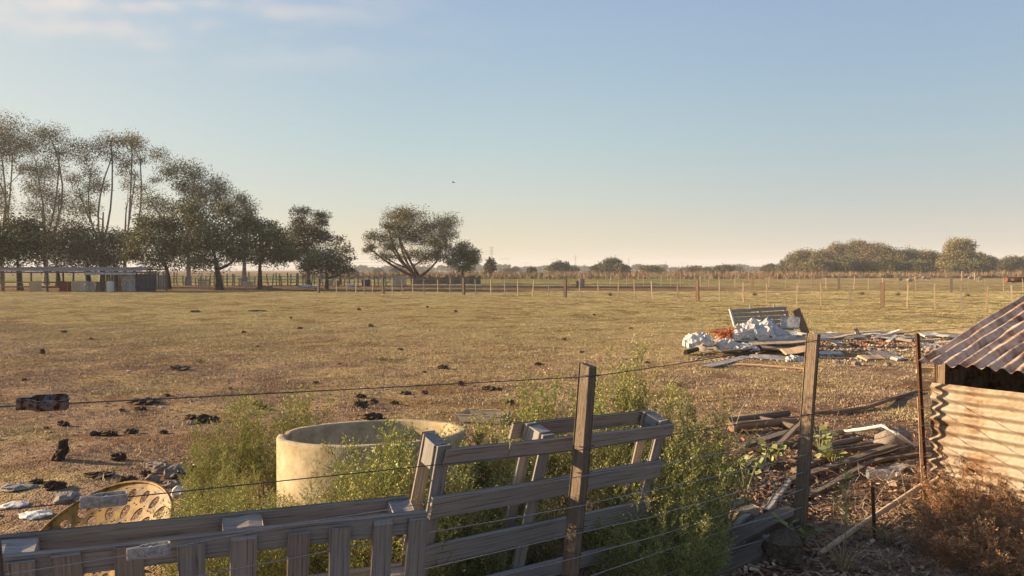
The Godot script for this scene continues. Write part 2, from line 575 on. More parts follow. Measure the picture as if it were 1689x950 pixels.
func scatter(called: String, label: String, category: String, meshes: Array, spots: Array, material: Material) -> void:
	var root := Node3D.new()                                # one object: nobody could count it
	root.name = numbered(called)
	add_child(root)
	root.set_meta("label", label)
	root.set_meta("category", category)
	root.set_meta("kind", "stuff")
	for k in meshes.size():
		var mine := []
		for i in range(k, spots.size(), meshes.size()):
			mine.append(spots[i])
		var mm := MultiMesh.new()
		mm.transform_format = MultiMesh.TRANSFORM_3D
		mm.use_colors = true
		mm.mesh = meshes[k]
		mm.instance_count = mine.size()
		for i in mine.size():
			mm.set_instance_transform(i, mine[i][0])
			mm.set_instance_color(i, mine[i][1])
		var o := MultiMeshInstance3D.new()
		o.name = "blades"
		o.multimesh = mm
		o.material_override = material
		o.set_meta("kind", "stuff")
		root.add_child(o, true)

func spot(x: float, z: float, s: float, c: Color) -> Array:
	var b := Basis(Vector3.UP, rng.randf() * TAU).scaled(Vector3(s, s * rng.randf_range(0.7, 1.3), s))
	return [Transform3D(b, Vector3(x, gh(x, z) - 0.004, z)), c]

func grass() -> void:
	var ts := []
	for i in 6:
		ts.append(tuft_mesh(9, 0.03, 0.055, 0.0026))
	var near := []
	var tries := 260000
	for i in tries:
		var d := sqrt(rng.randf_range(3.6 * 3.6, 27.0 * 27.0))
		var x := rng.randf_range(-0.72, 0.72) * d + rng.randf_range(-0.8, 0.8)
		var p := patch.get_noise_2d(x, -d)
		var q := fine.get_noise_2d(x * 1.7, -d * 1.7)
		var far_ := smoothstep(5.0, 16.0, d)
		if rng.randf() > 0.34 + 0.46 * far_ - q * 1.5 - p * 0.4:
			continue
		if d < 9.5 and x > 1.2 and rng.randf() < 0.8:
			continue
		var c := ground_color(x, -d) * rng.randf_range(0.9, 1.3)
		var pick := rng.randf()
		c = c.lerp(Color(0.47, 0.38, 0.24) if pick < 0.35 else (Color(0.24, 0.16, 0.1) if pick < 0.65 else Color(0.28, 0.25, 0.13)), 0.38)
		near.append(spot(x, -d, rng.randf_range(0.6, 1.35) * (1.8 if rng.randf() < 0.06 else 1.0), c))
	scatter("pasture_grass", "short dry straw coloured grass covering the near paddock", "grass", ts, near, M.dry)
	var tf := []
	for i in 4:
		tf.append(tuft_mesh(12, 0.032, 0.18, 0.006))
	var far_spots := []
	for i in 90000:
		var d := sqrt(rng.randf_range(25.0 * 25.0, 68.0 * 68.0))
		var x := rng.randf_range(-0.72, 0.72) * d
		if rng.randf() > 0.75 - fine.get_noise_2d(x * 0.7, -d * 0.7):
			continue
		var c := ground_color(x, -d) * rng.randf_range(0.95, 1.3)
		far_spots.append(spot(x, -d, rng.randf_range(0.6, 1.3), c * 1.1))
	scatter("far_pasture_grass", "yellowish short grass over the far half of the paddock", "grass", tf, far_spots, M.dry)
	# tall dry grass before the woods and scrub
	var tall := []
	for i in 4:
		tall.append(tuft_mesh(26, 1.0, 0.7, 0.035))
	var ts2 := []
	for i in 5200:
		var x := rng.randf_range(-40, 230)
		var z := -rng.randf_range(170, 205) if x > 60 else -rng.randf_range(150, 250)
		var k := rng.randf_range(0.7, 1.2)
		var c := Color(0.25, 0.15, 0.085) * k if rng.randf() < 0.6 else Color(0.24, 0.2, 0.1) * k
		ts2.append(spot(x, z, rng.randf_range(0.7, 1.7), c))
	scatter("tall_dry_grass", "band of tall reddish dry grass in front of the distant woods", "grass", tall, ts2, M.dry)

# ---------------------------------------------------------------- trees
func bezier(a: Vector3, b: Vector3, c: Vector3, n: int) -> Array:
	var out := []
	for i in n + 1:
		var t := float(i) / n
		out.append(a.lerp(b, t).lerp(b.lerp(c, t), t))
	return out

func taper(r0: float, r1: float, n: int) -> Array:
	var out := []
	for i in n + 1:
		out.append(lerpf(r0, r1, pow(float(i) / n, 0.8)))
	return out

# clumps: [centre, radii] in the tree's own metres. o: leaf (length), wide, n (leaves per square metre of clump), col, var, r (trunk), fork, bark, droop
func tree(called: String, label: String, where: Vector3, clumps: Array, o: Dictionary, group := "") -> Node3D:
	var t := thing(called, label, "tree", where, group)
	var wood := MB.new()
	var leaf := MB.new()
	var top := Vector3.ZERO
	for c in clumps:
		if c[0].y > top.y:
			top = c[0]
	var lean: Vector3 = o.get("lean", Vector3(top.x * 0.35, 0, 0))
	var fork: float = o.get("fork", top.y * 0.3)
	var r: float = o.get("r", 0.25)
	var tip := Vector3(lean.x, maxf(top.y * o.get("tip", 0.6), fork + 0.3), lean.z)
	var trunk := bezier(Vector3(0, -0.2, 0), Vector3(rng.randfn(0, 0.15), fork, 0), tip, 8)
	var tr := taper(r * 1.15, r * 0.25, 8)
	tr[0] = r * 1.5
	wood.tube(trunk, tr, 8, true, 0.08)
	var ll: float = o.leaf
	var drift: float = o.get("droop", 0.0)
	var order := clumps.duplicate()
	order.sort_custom(func(p1, p2): return p1[0].distance_squared_to(Vector3(0, fork, 0)) < p2[0].distance_squared_to(Vector3(0, fork, 0)))
	var joints := []                                       # places a limb may leave from: [point, radius]
	for i in range(1, 9):
		if trunk[i].y >= fork * 0.75 or i == 8:
			joints.append([trunk[i], tr[i]])
	var turn_ := 0
	for c in order:
		var p: Vector3 = c[0]
		var rr: Vector3 = c[1] * Vector3(1.18, o.get("tall", 1.2), 1.18)
		var best: Array = joints[0]
		var cost := 1e9
		for j in joints:
			var dv: Vector3 = p - j[0]
			var k := dv.length() + maxf(0.0, dv.length() * 0.35 - dv.y) * 1.4
			if k < cost:
				cost = k
				best = j
		turn_ += 1
		if o.has("stems") and turn_ % 3 == 0:
			best = joints[0]
		var s: Vector3 = best[0]
		var off := s.distance_to(p)
		var midp := s.lerp(p, 0.5) + Vector3(rng.randfn(0, 0.12), -0.1, rng.randfn(0, 0.12)) * off
		var br: float = minf(r * o.get("branch", 0.42), best[1] * 0.8)
		var limb := bezier(s, midp, p, 5)
		wood.tube(limb, taper(br, br * 0.45, 5), 5, false, 0.05)
		joints.append([limb[2], br * 0.8])
		joints.append([limb[4], br * 0.6])
		joints.append([p, br * 0.5])
		var area := rr.x * rr.y * 4.0
		var subs := clampi(int(area * o.get("sub", 1.3)) + 5, 6, 40)
		var leaves := int(area * o.n / subs) + 1
		for i in subs:
			var d := Vector3(rng.randfn(), rng.randfn(), rng.randfn()).normalized()
			if d.y < -0.3:
				d.y *= 0.5
			var q := p + d * rr * rng.randf_range(0.45, 1.0)
			if i % 2 == 0:
				wood.tube([p.lerp(q, -0.1), p.lerp(q, 0.5) + Vector3(0, -0.05, 0), q], [br * 0.22, br * 0.14, br * 0.06], 3, false)
			var sr: float = (rr.x + rr.y + rr.z) / 3.0 * o.get("clump", 0.3)
			var tone := 1.0 + rng.randf_range(-0.22, 0.22)
			for j in leaves:
				var g: Vector3 = Vector3(rng.randfn(), rng.randfn() * 0.75, rng.randfn()).limit_length(1.9) * sr * 0.66
				var al := Vector3(rng.randfn(), rng.randfn() * 0.6 - drift, rng.randfn()).normalized()
				var sd := al.cross(Vector3(rng.randfn(), rng.randfn(), rng.randfn())).normalized()
				var z := rng.randf_range(0.7, 1.3)
				var base: Color = o.col
				if o.has("col2") and rng.randf() < o.get("mix", 0.3):
					base = o.col2
				leaf.col = base * (tone * rng.randf_range(0.75, 1.25))
				leaf.leaf(q + g, al * ll * z, sd * ll * z * o.get("wide", 0.28))
	part(t, "trunk", wood.mesh(), o.get("bark", M.bark))
	part(t, "crown", leaf.mesh(), M.tree)
	return t

func tree_px(called: String, label: String, bx: float, d: float, cl: Array, o: Dictionary, group := "") -> void:
	var b := at(bx, 445, d)
	b.y = gh(b.x, b.z)
	var out := []
	var wide := 0.0
	for c in cl:
		wide = maxf(wide, absf(c[0] - bx) / F * d)
	for c in cl:
		var p := at(c[0], c[1], d)
		var rx: float = c[2] / F * d
		var ry: float = c[3] / F * d
		var dz := rng.randf_range(-0.6, 0.6) * wide
		out.append([Vector3(p.x - b.x, p.y - b.y, dz), Vector3(rx, ry, maxf(rx, ry) * 0.9)])
	tree(called, label, b, out, o, group)

func dome_tree(called: String, label: String, px: float, top: float, w: float, d: float, o: Dictionary, group := "") -> void:
	var b := at(px, 445, d)
	b.y = gh(b.x, b.z)
	var h := at(px, top, d).y * 1.06
	var rw := w / F * d * 0.66
	var cl := []
	var n: int = o.get("k", 8)
	for i in n:
		var a := TAU * i / n + rng.randf()
		var f := rng.randf_range(0.3, 0.68)
		var y := h * rng.randf_range(0.3, 0.66)
		var ry := h * rng.randf_range(0.16, 0.26)
		cl.append([Vector3(cos(a) * rw * f, y, sin(a) * rw * f), Vector3(rw * rng.randf_range(0.32, 0.5), ry, rw * 0.42)])
	for i in 3:
		cl.append([Vector3(rng.randf_range(-0.25, 0.25) * rw, h * rng.randf_range(0.72, 0.82), rng.randf_range(-0.25, 0.25) * rw), Vector3(rw * 0.45, h * 0.18, rw * 0.42)])
	tree(called, label, b, cl, o, group)

func trees() -> void:
	var euc := {"leaf": 0.2, "wide": 0.2, "n": 250.0, "tip": 0.5, "stems": 1, "tall": 1.4, "col": Color(0.21, 0.195, 0.105), "col2": Color(0.27, 0.21, 0.12), "r": 0.3, "fork": 5.0, "branch": 0.55, "bark": M.pale_bark, "droop": 0.8, "clump": 0.95, "sub": 2.0}
	tree_px("eucalyptus_tree", "tall slender eucalyptus cut by the left edge of the photo", 2, 98, [[20, 216, 22, 12], [4, 228, 16, 12], [33, 238, 12, 14], [18, 252, 18, 11], [-14, 236, 18, 14], [-20, 262, 16, 14], [2, 285, 12, 10], [30, 275, 8, 10], [-18, 320, 16, 16], [12, 340, 12, 14]], euc, "tall eucalyptus trees behind the open shelter")
	tree_px("eucalyptus_tree", "tall eucalyptus second from the left edge, above the shelter roof", 76, 98, [[56, 219, 13, 10], [91, 226, 17, 11], [121, 237, 13, 7], [64, 246, 15, 10], [96, 253, 18, 10], [62, 285, 14, 12], [91, 281, 18, 12], [113, 290, 10, 8], [49, 307, 13, 12], [76, 320, 16, 13], [100, 335, 13, 11], [58, 345, 14, 12], [84, 362, 16, 12]], euc, "tall eucalyptus trees behind the open shelter")
	tree_px("eucalyptus_tree", "tall eucalyptus with leafy lower trunk, third from the left edge", 168, 96, [[176, 229, 14, 8], [193, 232, 9, 6], [163, 246, 14, 10], [144, 262, 13, 8], [184, 256, 10, 9], [193, 277, 7, 10], [157, 288, 9, 10], [146, 305, 9, 10], [128, 320, 9, 13], [131, 345, 12, 13], [176, 310, 8, 9], [160, 345, 9, 10]], euc, "tall eucalyptus trees behind the open shelter")
	tree_px("eucalyptus_tree", "tall forked eucalyptus with bare pale limbs, fourth from the left edge", 206, 97, [[212, 230, 12, 7], [229, 237, 10, 8], [251, 252, 12, 9], [222, 247, 13, 8], [242, 268, 8, 6], [219, 270, 8, 8], [236, 311, 9, 5], [254, 296, 8, 4], [219, 290, 5, 6], [197, 300, 6, 8]], euc.merged({"fork": 3.0, "branch": 0.5}, true), "tall eucalyptus trees behind the open shelter")
	tree_px("eucalyptus_tree", "broad eucalyptus rising behind the dark trees beside the shelter", 310, 92, [[304, 279, 19, 7], [283, 286, 13, 8], [326, 292, 15, 10], [349, 305, 13, 11], [362, 320, 11, 11], [294, 302, 11, 10], [313, 312, 17, 11], [339, 326, 18, 12], [258, 334, 20, 9], [281, 344, 15, 9], [369, 338, 10, 12]], euc.merged({"n": 330.0, "col": Color(0.18, 0.172, 0.08)}, true), "tall eucalyptus trees behind the open shelter")
	tree_px("eucalyptus_tree", "small eucalyptus top showing right of the broad eucalyptus", 402, 90, [[397, 327, 11, 8], [405, 342, 12, 11], [411, 358, 9, 10], [400, 370, 12, 12]], euc.merged({"n": 330.0, "fork": 3.0}, true), "tall eucalyptus trees behind the open shelter")
	var dark := {"leaf": 0.18, "wide": 0.3, "n": 430.0, "tip": 0.5, "col": Color(0.145, 0.142, 0.068), "col2": Color(0.2, 0.175, 0.09), "r": 0.3, "fork": 1.7, "branch": 0.5, "clump": 0.6, "sub": 2.6}
	tree_px("shade_tree", "spreading tree behind the left end of the open shelter", 33, 71, [[20, 374, 28, 11], [44, 380, 22, 10], [14, 400, 36, 16], [52, 403, 28, 16], [33, 424, 40, 12], [-20, 410, 25, 20]], dark.merged({"col": Color(0.06, 0.062, 0.02), "fork": 1.4}, true), "dark shade trees along the yard")
	var brush := dark.merged({"col": Color(0.16, 0.13, 0.07), "col2": Color(0.11, 0.105, 0.05), "n": 260.0, "leaf": 0.2}, true)
	tree_px("scrub_tree", "hazy brown scrub tree below the second tall eucalyptus", 95, 84, [[91, 392, 26, 18], [72, 408, 22, 18], [110, 412, 24, 18], [95, 430, 34, 12]], brush, "brown scrub trees under the eucalyptuses")
	tree_px("scrub_tree", "hazy brown scrub tree below the third tall eucalyptus", 146, 84, [[137, 384, 20, 20], [155, 404, 24, 18], [135, 418, 24, 16], [160, 430, 28, 12]], brush, "brown scrub trees under the eucalyptuses")
	tree_px("scrub_tree", "hazy brown scrub tree below the forked eucalyptus", 190, 84, [[186, 396, 18, 20], [200, 416, 20, 18], [182, 430, 24, 12]], brush, "brown scrub trees under the eucalyptuses")
	tree_px("shade_tree", "dark dense shade tree just right of the open shelter", 277, 74, [[248, 367, 26, 11], [278, 374, 24, 13], [228, 388, 17, 12], [256, 400, 32, 15], [223, 419, 17, 12], [262, 428, 33, 13], [290, 405, 22, 16]], dark, "dark shade trees along the yard")
	tree_px("shade_tree", "largest dark shade tree, wide crown with two leaning trunks", 362, 73, [[333, 345, 28, 9], [366, 349, 23, 10], [313, 361, 18, 12], [346, 374, 32, 14], [392, 374, 20, 15], [405, 364, 10, 10], [326, 402, 32, 17], [375, 402, 33, 17], [346, 430, 36, 12], [392, 424, 19, 13]], dark.merged({"r": 0.4, "fork": 0.9}, true), "dark shade trees along the yard")
	tree_px("shade_tree", "dark shade tree with straight trunk right of the largest one", 428, 75, [[434, 374, 20, 8], [448, 387, 22, 11], [463, 400, 20, 12], [431, 405, 23, 14], [474, 419, 18, 11], [444, 425, 26, 11], [415, 425, 18, 10]], dark, "dark shade trees along the yard")
	tree_px("mixed_tree", "tall tree with a dark top and brownish middle behind the dark shade trees", 508, 96, [[500, 350, 15, 7], [524, 358, 13, 7], [488, 362, 10, 6], [530, 368, 10, 6], [498, 375, 20, 10], [519, 386, 22, 11], [488, 396, 18, 15], [540, 394, 13, 10], [505, 412, 24, 14], [480, 420, 14, 14]], dark.merged({"col": Color(0.075, 0.075, 0.032), "col2": Color(0.14, 0.09, 0.04), "mix": 0.4, "n": 330.0, "fork": 2.5}, true))
	tree_px("mixed_tree", "thin feathery pale tree at the right end of the yard trees", 562, 98, [[554, 402, 12, 11], [572, 412, 10, 9], [579, 425, 7, 6], [560, 424, 12, 10]], dark.merged({"col": Color(0.1, 0.1, 0.055), "n": 80.0, "leaf": 0.25, "r": 0.16}, true))
	tree_px("shade_tree", "low rounded dark tree at the right end of the yard trees", 538, 74, [[536, 423, 25, 10], [522, 432, 18, 10], [552, 435, 20, 10], [536, 444, 28, 7], [572, 445, 11, 6], [508, 440, 12, 9]], dark.merged({"fork": 1.3, "r": 0.22}, true), "dark shade trees along the yard")
	var lone := dark.merged({"col": Color(0.14, 0.13, 0.06), "col2": Color(0.18, 0.155, 0.075), "n": 280.0, "leaf": 0.18, "clump": 0.52, "sub": 2.8, "tip": 0.3, "stems": 1, "r": 0.55, "fork": 0.9, "branch": 0.42, "bark": M.bark}, true)
	tree_px("lone_tree", "lone broad many stemmed tree standing apart in the middle distance", 690, 106, [[655, 354, 25, 9], [684, 359, 26, 9], [729, 365, 21, 13], [743, 388, 12, 14], [622, 391, 16, 9], [616, 411, 10, 8], [655, 390, 22, 12], [690, 390, 22, 13], [720, 400, 17, 13], [637, 424, 17, 7], [672, 421, 17, 8], [700, 425, 20, 11], [727, 425, 12, 11], [640, 372, 12, 8], [668, 375, 20, 9], [705, 375, 18, 9], [735, 408, 12, 9], [645, 406, 16, 9]], lone)
	tree_px("lone_tree", "small round dark tree right beside the lone broad tree", 764, 103, [[764, 406, 11, 6], [752, 418, 11, 8], [779, 418, 10, 9], [764, 424, 17, 11], [749, 433, 10, 7], [779, 432, 10, 8], [764, 440, 15, 6]], dark.merged({"fork": 2.0, "r": 0.2}, true))
	# scattered bushes of the middle distance
	var bush := {"leaf": 0.45, "wide": 0.35, "tip": 0.5, "n": 50.0, "col": Color(0.065, 0.068, 0.026), "col2": Color(0.1, 0.08, 0.035), "r": 0.15, "fork": 0.5, "clump": 0.4, "k": 6}
	for a in [[808, 429, 17, 170, "thin pale sapling right of the small round dark tree"], [876, 441, 16, 220, "small round bush leftmost on the horizon past the lone tree"], [920, 434, 36, 240, "wide dark bush on the horizon behind the thick fence post"], [946, 440, 18, 300, "greyish bush just right of the wide dark bush"], [986, 436, 22, 260, "dark bush left of the tallest horizon bush"], [1009, 427, 34, 250, "tallest rounded tree on the horizon in the middle"], [1028, 437, 26, 240, "lighter bush on the right flank of the tallest horizon tree"], [1074, 440, 44, 255, "low dark dome shaped bush on the middle horizon"], [1143, 442, 40, 300, "pale brownish bush right of the dark dome bush"], [1166, 443, 26, 290, "green low bush right of the pale brownish bush"], [1196, 438, 26, 270, "round green bush right of the middle of the horizon"], [1217, 440, 16, 420, "bluish small tree right of the round green bush"], [1003, 445, 40, 230, "low scrubby bush under the tallest horizon tree"], [655, 441, 22, 330, "hazy bush left behind the lone broad tree"], [838, 444, 26, 330, "low hazy bush right of the thin sapling"], [850, 440, 12, 420, "hazy round treelet on the horizon right of the sapling"], [625, 443, 18, 380, "faint hazy bush far left behind the lone tree"]]:
		dome_tree("horizon_bush", a[4], a[0], a[1], a[2], a[3], bush.merged({"col": Color(rng.randf_range(0.08, 0.13), rng.randf_range(0.085, 0.105), 0.045)}, true))
	# the grove on the right
	var gl := {"leaf": 0.34, "wide": 0.3, "n": 140.0, "r": 0.22, "fork": 1.8, "clump": 0.55, "k": 8, "bark": M.pale_bark}
	var tones := [Color(0.09, 0.095, 0.045), Color(0.18, 0.145, 0.08), Color(0.12, 0.115, 0.055), Color(0.22, 0.165, 0.095), Color(0.14, 0.13, 0.06)]
	var gs := [[1275, 438, 30, 235, 0, "small dark tree at the left tip of the right grove"], [1298, 432, 36, 228, 0, "second tree from the left tip of the right grove"], [1328, 416, 46, 220, 2, "rounded olive tree on the left slope of the right grove"], [1358, 418, 42, 212, 1, "brown tree on the left slope of the right grove"], [1388, 406, 46, 225, 3, "tall brown tree left of the right grove's highest part"], [1414, 404, 44, 222, 1, "highest tree near the middle of the right grove"], [1441, 404, 46, 218, 3, "tall pale brown tree right of the grove's highest tree"], [1470, 413, 42, 214, 1, "brownish tree past the middle of the right grove"], [1499, 415, 44, 220, 4, "olive tree right of the grove's middle"], [1525, 415, 40, 212, 2, "dark olive tree left of the tall yellowish tree"], [1548, 423, 34, 216, 3, "brown thin tree next to the tall yellowish tree"], [1580, 398, 44, 205, 5, "tall yellowish green tree rising above the right grove"], [1612, 420, 40, 214, 2, "green tree right of the tall yellowish tree"], [1638, 429, 34, 240, 3, "thin greyish tree near the right end of the grove"], [1671, 426, 34, 225, 0, "dark tree nearest the right edge of the photo"], [1700, 430, 50, 230, 2, "tree cut by the right edge of the photo"],
		[1345, 432, 46, 200, 2, "low front tree at the grove's left slope"], [1400, 428, 50, 200, 0, "low dark front tree below the grove's highest tree"], [1458, 430, 50, 198, 4, "low front tree below the pale brown grove tree"], [1512, 432, 46, 196, 4, "low olive front tree right of the grove's middle"], [1595, 432, 46, 196, 4, "low front tree below the tall yellowish tree"]]
	tones.append(Color(0.25, 0.21, 0.1))
	for a in gs:
		dome_tree("grove_tree", a[5], a[0], a[1], a[2], a[3], gl.merged({"col": tones[a[4]], "col2": tones[(a[4] + 1) % 5]}, true), "trees of the grove on the right")
	# far belt of trees in the haze
	for i in 46:
		var px := 600.0 + i * 15.5 + rng.randf_range(-7, 7)
		dome_tree("far_tree", "hazy distant tree in the belt along the horizon", px, rng.randf_range(437.5, 443.0), rng.randf_range(14, 30), rng.randf_range(650, 900), bush.merged({"leaf": 1.6, "n": 6.0, "k": 5, "sub": 0.3}, true), "distant trees along the horizon")

# ---------------------------------------------------------------- pallets, fence, ring, disc, shed
func s_at(px: float, o: Vector3, u: Vector3) -> float:      # how far along o + u*s lies that column
	var a := (px - 844.5) / F
	return (a * -o.z - o.x) / (u.x + a * u.z)

func pallets() -> void:
	# the low pallet on the left, standing on its edge and leaning on the wires
	var o := at(0, 918, 2.8)
	var e := at(700, 842, 3.37)
	var u := (e - o).normalized()
	var n := u.cross(Vector3.UP).normalized()
	if n.z < 0: n = -n
	var lean := 0.25
	var up := Vector3.UP * cos(lean) + n * sin(lean)
	var nf := n * cos(lean) - Vector3.UP * sin(lean)
	var s0 := s_at(-45, o, u)
	var s1 := s_at(702, o, u)
	var P := func(s, t, q): return o + u * s + up * t + nf * q
	var base: Vector3 = P.call((s0 + s1) / 2, -0.8, -0.08)
	base.y = gh(base.x, base.z)
	var t := thing("left_pallet", "long grey wooden pallet on edge with upright slats, lower left corner", "pallet", base)
	t.name = "wooden_pallet"
	taken["wooden_pallet"] = 0
	for k in 3:
		var y := -0.055 - k * 0.335
		var sa := s_at(705, o, u) if k == 0 else s1
		if k == 0:
			board(t, "runner", P.call(s0, y, -0.011), P.call(s_at(398, o, u), y, -0.011), 0.105, 0.021, up, M.grey_wood)
			board(t, "runner", P.call(s_at(399, o, u), y + 0.004, -0.009), P.call(sa, y - 0.002, -0.011), 0.1, 0.024, up, M.grey_wood)
		else:
			board(t, "runner", P.call(s0, y, -0.011), P.call(sa, y, -0.011), 0.1, 0.021, up, M.grey_wood)
		board(t, "back_runner", P.call(s0 - 0.02, y + 0.003, -0.141), P.call(s_at(684, o, u), y + 0.003, -0.141), 0.1, 0.02, up, M.grey_wood)
		for px in [8, 398, 668]:
			var s := s_at(px, o, u)
			var l := 0.075 if px < 600 else 0.05
			board(t, "block", P.call(s - l, y + 0.002, -0.0765), P.call(s + l, y + 0.002, -0.0765), 0.088, 0.106, up, M.grey_wood)
	var tops := {30: 0.02, 105: 0.012, 208: 0.014, 312: 0.03, 398: 0.03, 490: 0.03, 558: 0.03, 629: 0.03, 686: 0.028}
	for px in tops:
		var s := s_at(px, o, u)
		var w := 0.1 if px in [105, 208, 312, 398] else 0.085
		var sl := rng.randf_range(-0.012, 0.012)
		board(t, "slat", P.call(s + sl, -0.84, 0.012), P.call(s, -tops[px], 0.012), 0.022, w, nf, M.grey_wood)
	# the taller pallet in the middle, deck boards across
	o = at(734, 741, 3.6)
	e = at(1108, 697, 4.58)
	u = (e - o).normalized()
	n = u.cross(Vector3.UP).normalized()
	if n.z < 0: n = -n
	lean = 0.3
	up = Vector3.UP * cos(lean) + n * sin(lean)
	nf = n * cos(lean) - Vector3.UP * sin(lean)
	var L := o.distance_to(e)
	var Q := func(s, t_, q): return o + u * s + up * t_ + nf * q
	base = Q.call(L / 2, -1.0, -0.08)
	base.y = gh(base.x, base.z)
	t = thing("wooden_pallet", "taller grey wooden pallet leaning behind the square post, boards running across", "pallet", base)
	for b in [[0.0, 0.082], [-0.235, 0.112], [-0.49, 0.112], [-0.75, 0.1], [-0.97, 0.09]]:
		var y: float = b[0] - b[1] / 2
		if b[0] == 0.0:
			board(t, "deck_board", Q.call(0.0, y, 0.012), Q.call(0.36, y + 0.002, 0.012), b[1], 0.02, up, M.grey_wood)
			board(t, "deck_board", Q.call(0.365, y + 0.003, 0.012), Q.call(L, y, 0.012), b[1], 0.02, up, M.grey_wood)
		else:
			board(t, "deck_board", Q.call(-0.03, y, 0.012), Q.call(L - 0.01, y + 0.006, 0.012), b[1], 0.022, up, M.grey_wood)
	for s in [0.0, 0.62, L - 0.06]:
		board(t, "batten", Q.call(s, -1.08, -0.014), Q.call(s, 0.012, -0.014), 0.026, 0.075, nf, M.grey_wood)
		board(t, "batten", Q.call(s - 0.005, -1.08, -0.138), Q.call(s - 0.005, 0.012, -0.138), 0.026, 0.07, nf, M.grey_wood)
		board(t, "block", Q.call(s, -0.115, -0.076), Q.call(s, 0.01, -0.076), 0.096, 0.075, nf, M.grey_wood)
		board(t, "block", Q.call(s, -1.06, -0.076), Q.call(s, -0.95, -0.076), 0.096, 0.075, nf, M.grey_wood)
	board(t, "back_board", Q.call(0.52, -0.036, -0.163), Q.call(L - 0.02, -0.036, -0.163), 0.085, 0.02, up, M.grey_wood)
	board(t, "back_board", Q.call(-0.02, -1.02, -0.163), Q.call(L - 0.02, -1.02, -0.163), 0.085, 0.02, up, M.grey_wood)

func ribbon(m: MB, path: Array, hgt: float, thick: float) -> void:     # a flat strap standing on edge along a path
	var k := path.size()
	for i in k - 1:
		var a: Vector3 = path[i]
		var b: Vector3 = path[i + 1]
		var t := (b - a).normalized()
		m.box((a + b) / 2, t * ((b - a).length() / 2 + thick * 0.3), Vector3(0, hgt / 2, 0), t.cross(Vector3.UP) * thick / 2)

func tensioner(parent: Node3D, a: Vector3, b: Vector3, roll: float, skin: Material) -> void:   # wire strainer: a folded strap round a spool
	var m := MB.new()
	var l := a.distance_to(b)
	var path := [Vector3(-l / 2, 0, 0.005), Vector3(-l * 0.22, 0, 0.008), Vector3(-l * 0.12, 0, 0.02), Vector3(l * 0.4, 0, 0.02)]
	for i in 7:
		var an := PI / 2 - PI * (i + 1) / 8
		path.append(Vector3(l * 0.4 + 0.016 * cos(an), 0, 0.02 * sin(an)))
	path.append_array([Vector3(l * 0.4, 0, -0.02), Vector3(-l * 0.12, 0, -0.02), Vector3(-l * 0.22, 0, -0.008), Vector3(-l / 2, 0, -0.005)])
	ribbon(m, path, 0.04, 0.0035)
	var xf := along(a, b, Vector3(0, cos(roll), sin(roll)))
	xf.origin -= parent.position
	var strap := part(parent, "tensioner", m.mesh(), skin, xf)
	var s := MB.new()
	s.tube([Vector3(0.01, 0, -0.03), Vector3(0.01, 0, 0.022), Vector3(0.01, 0, 0.029)], [0.009, 0.009, 0.009], 8)
	s.tube([Vector3(0.01, 0, 0.022), Vector3(0.01, 0, 0.028)], [0.015, 0.013], 6)
	part(strap, "bolt", s.mesh(), skin)
	var w := MB.new()
	w.tube([Vector3(0.01, 0.004, -0.016), Vector3(0.01, 0.004, 0.016)], [0.014, 0.014], 8)
	part(strap, "wound_wire", w.mesh(), M.wire)

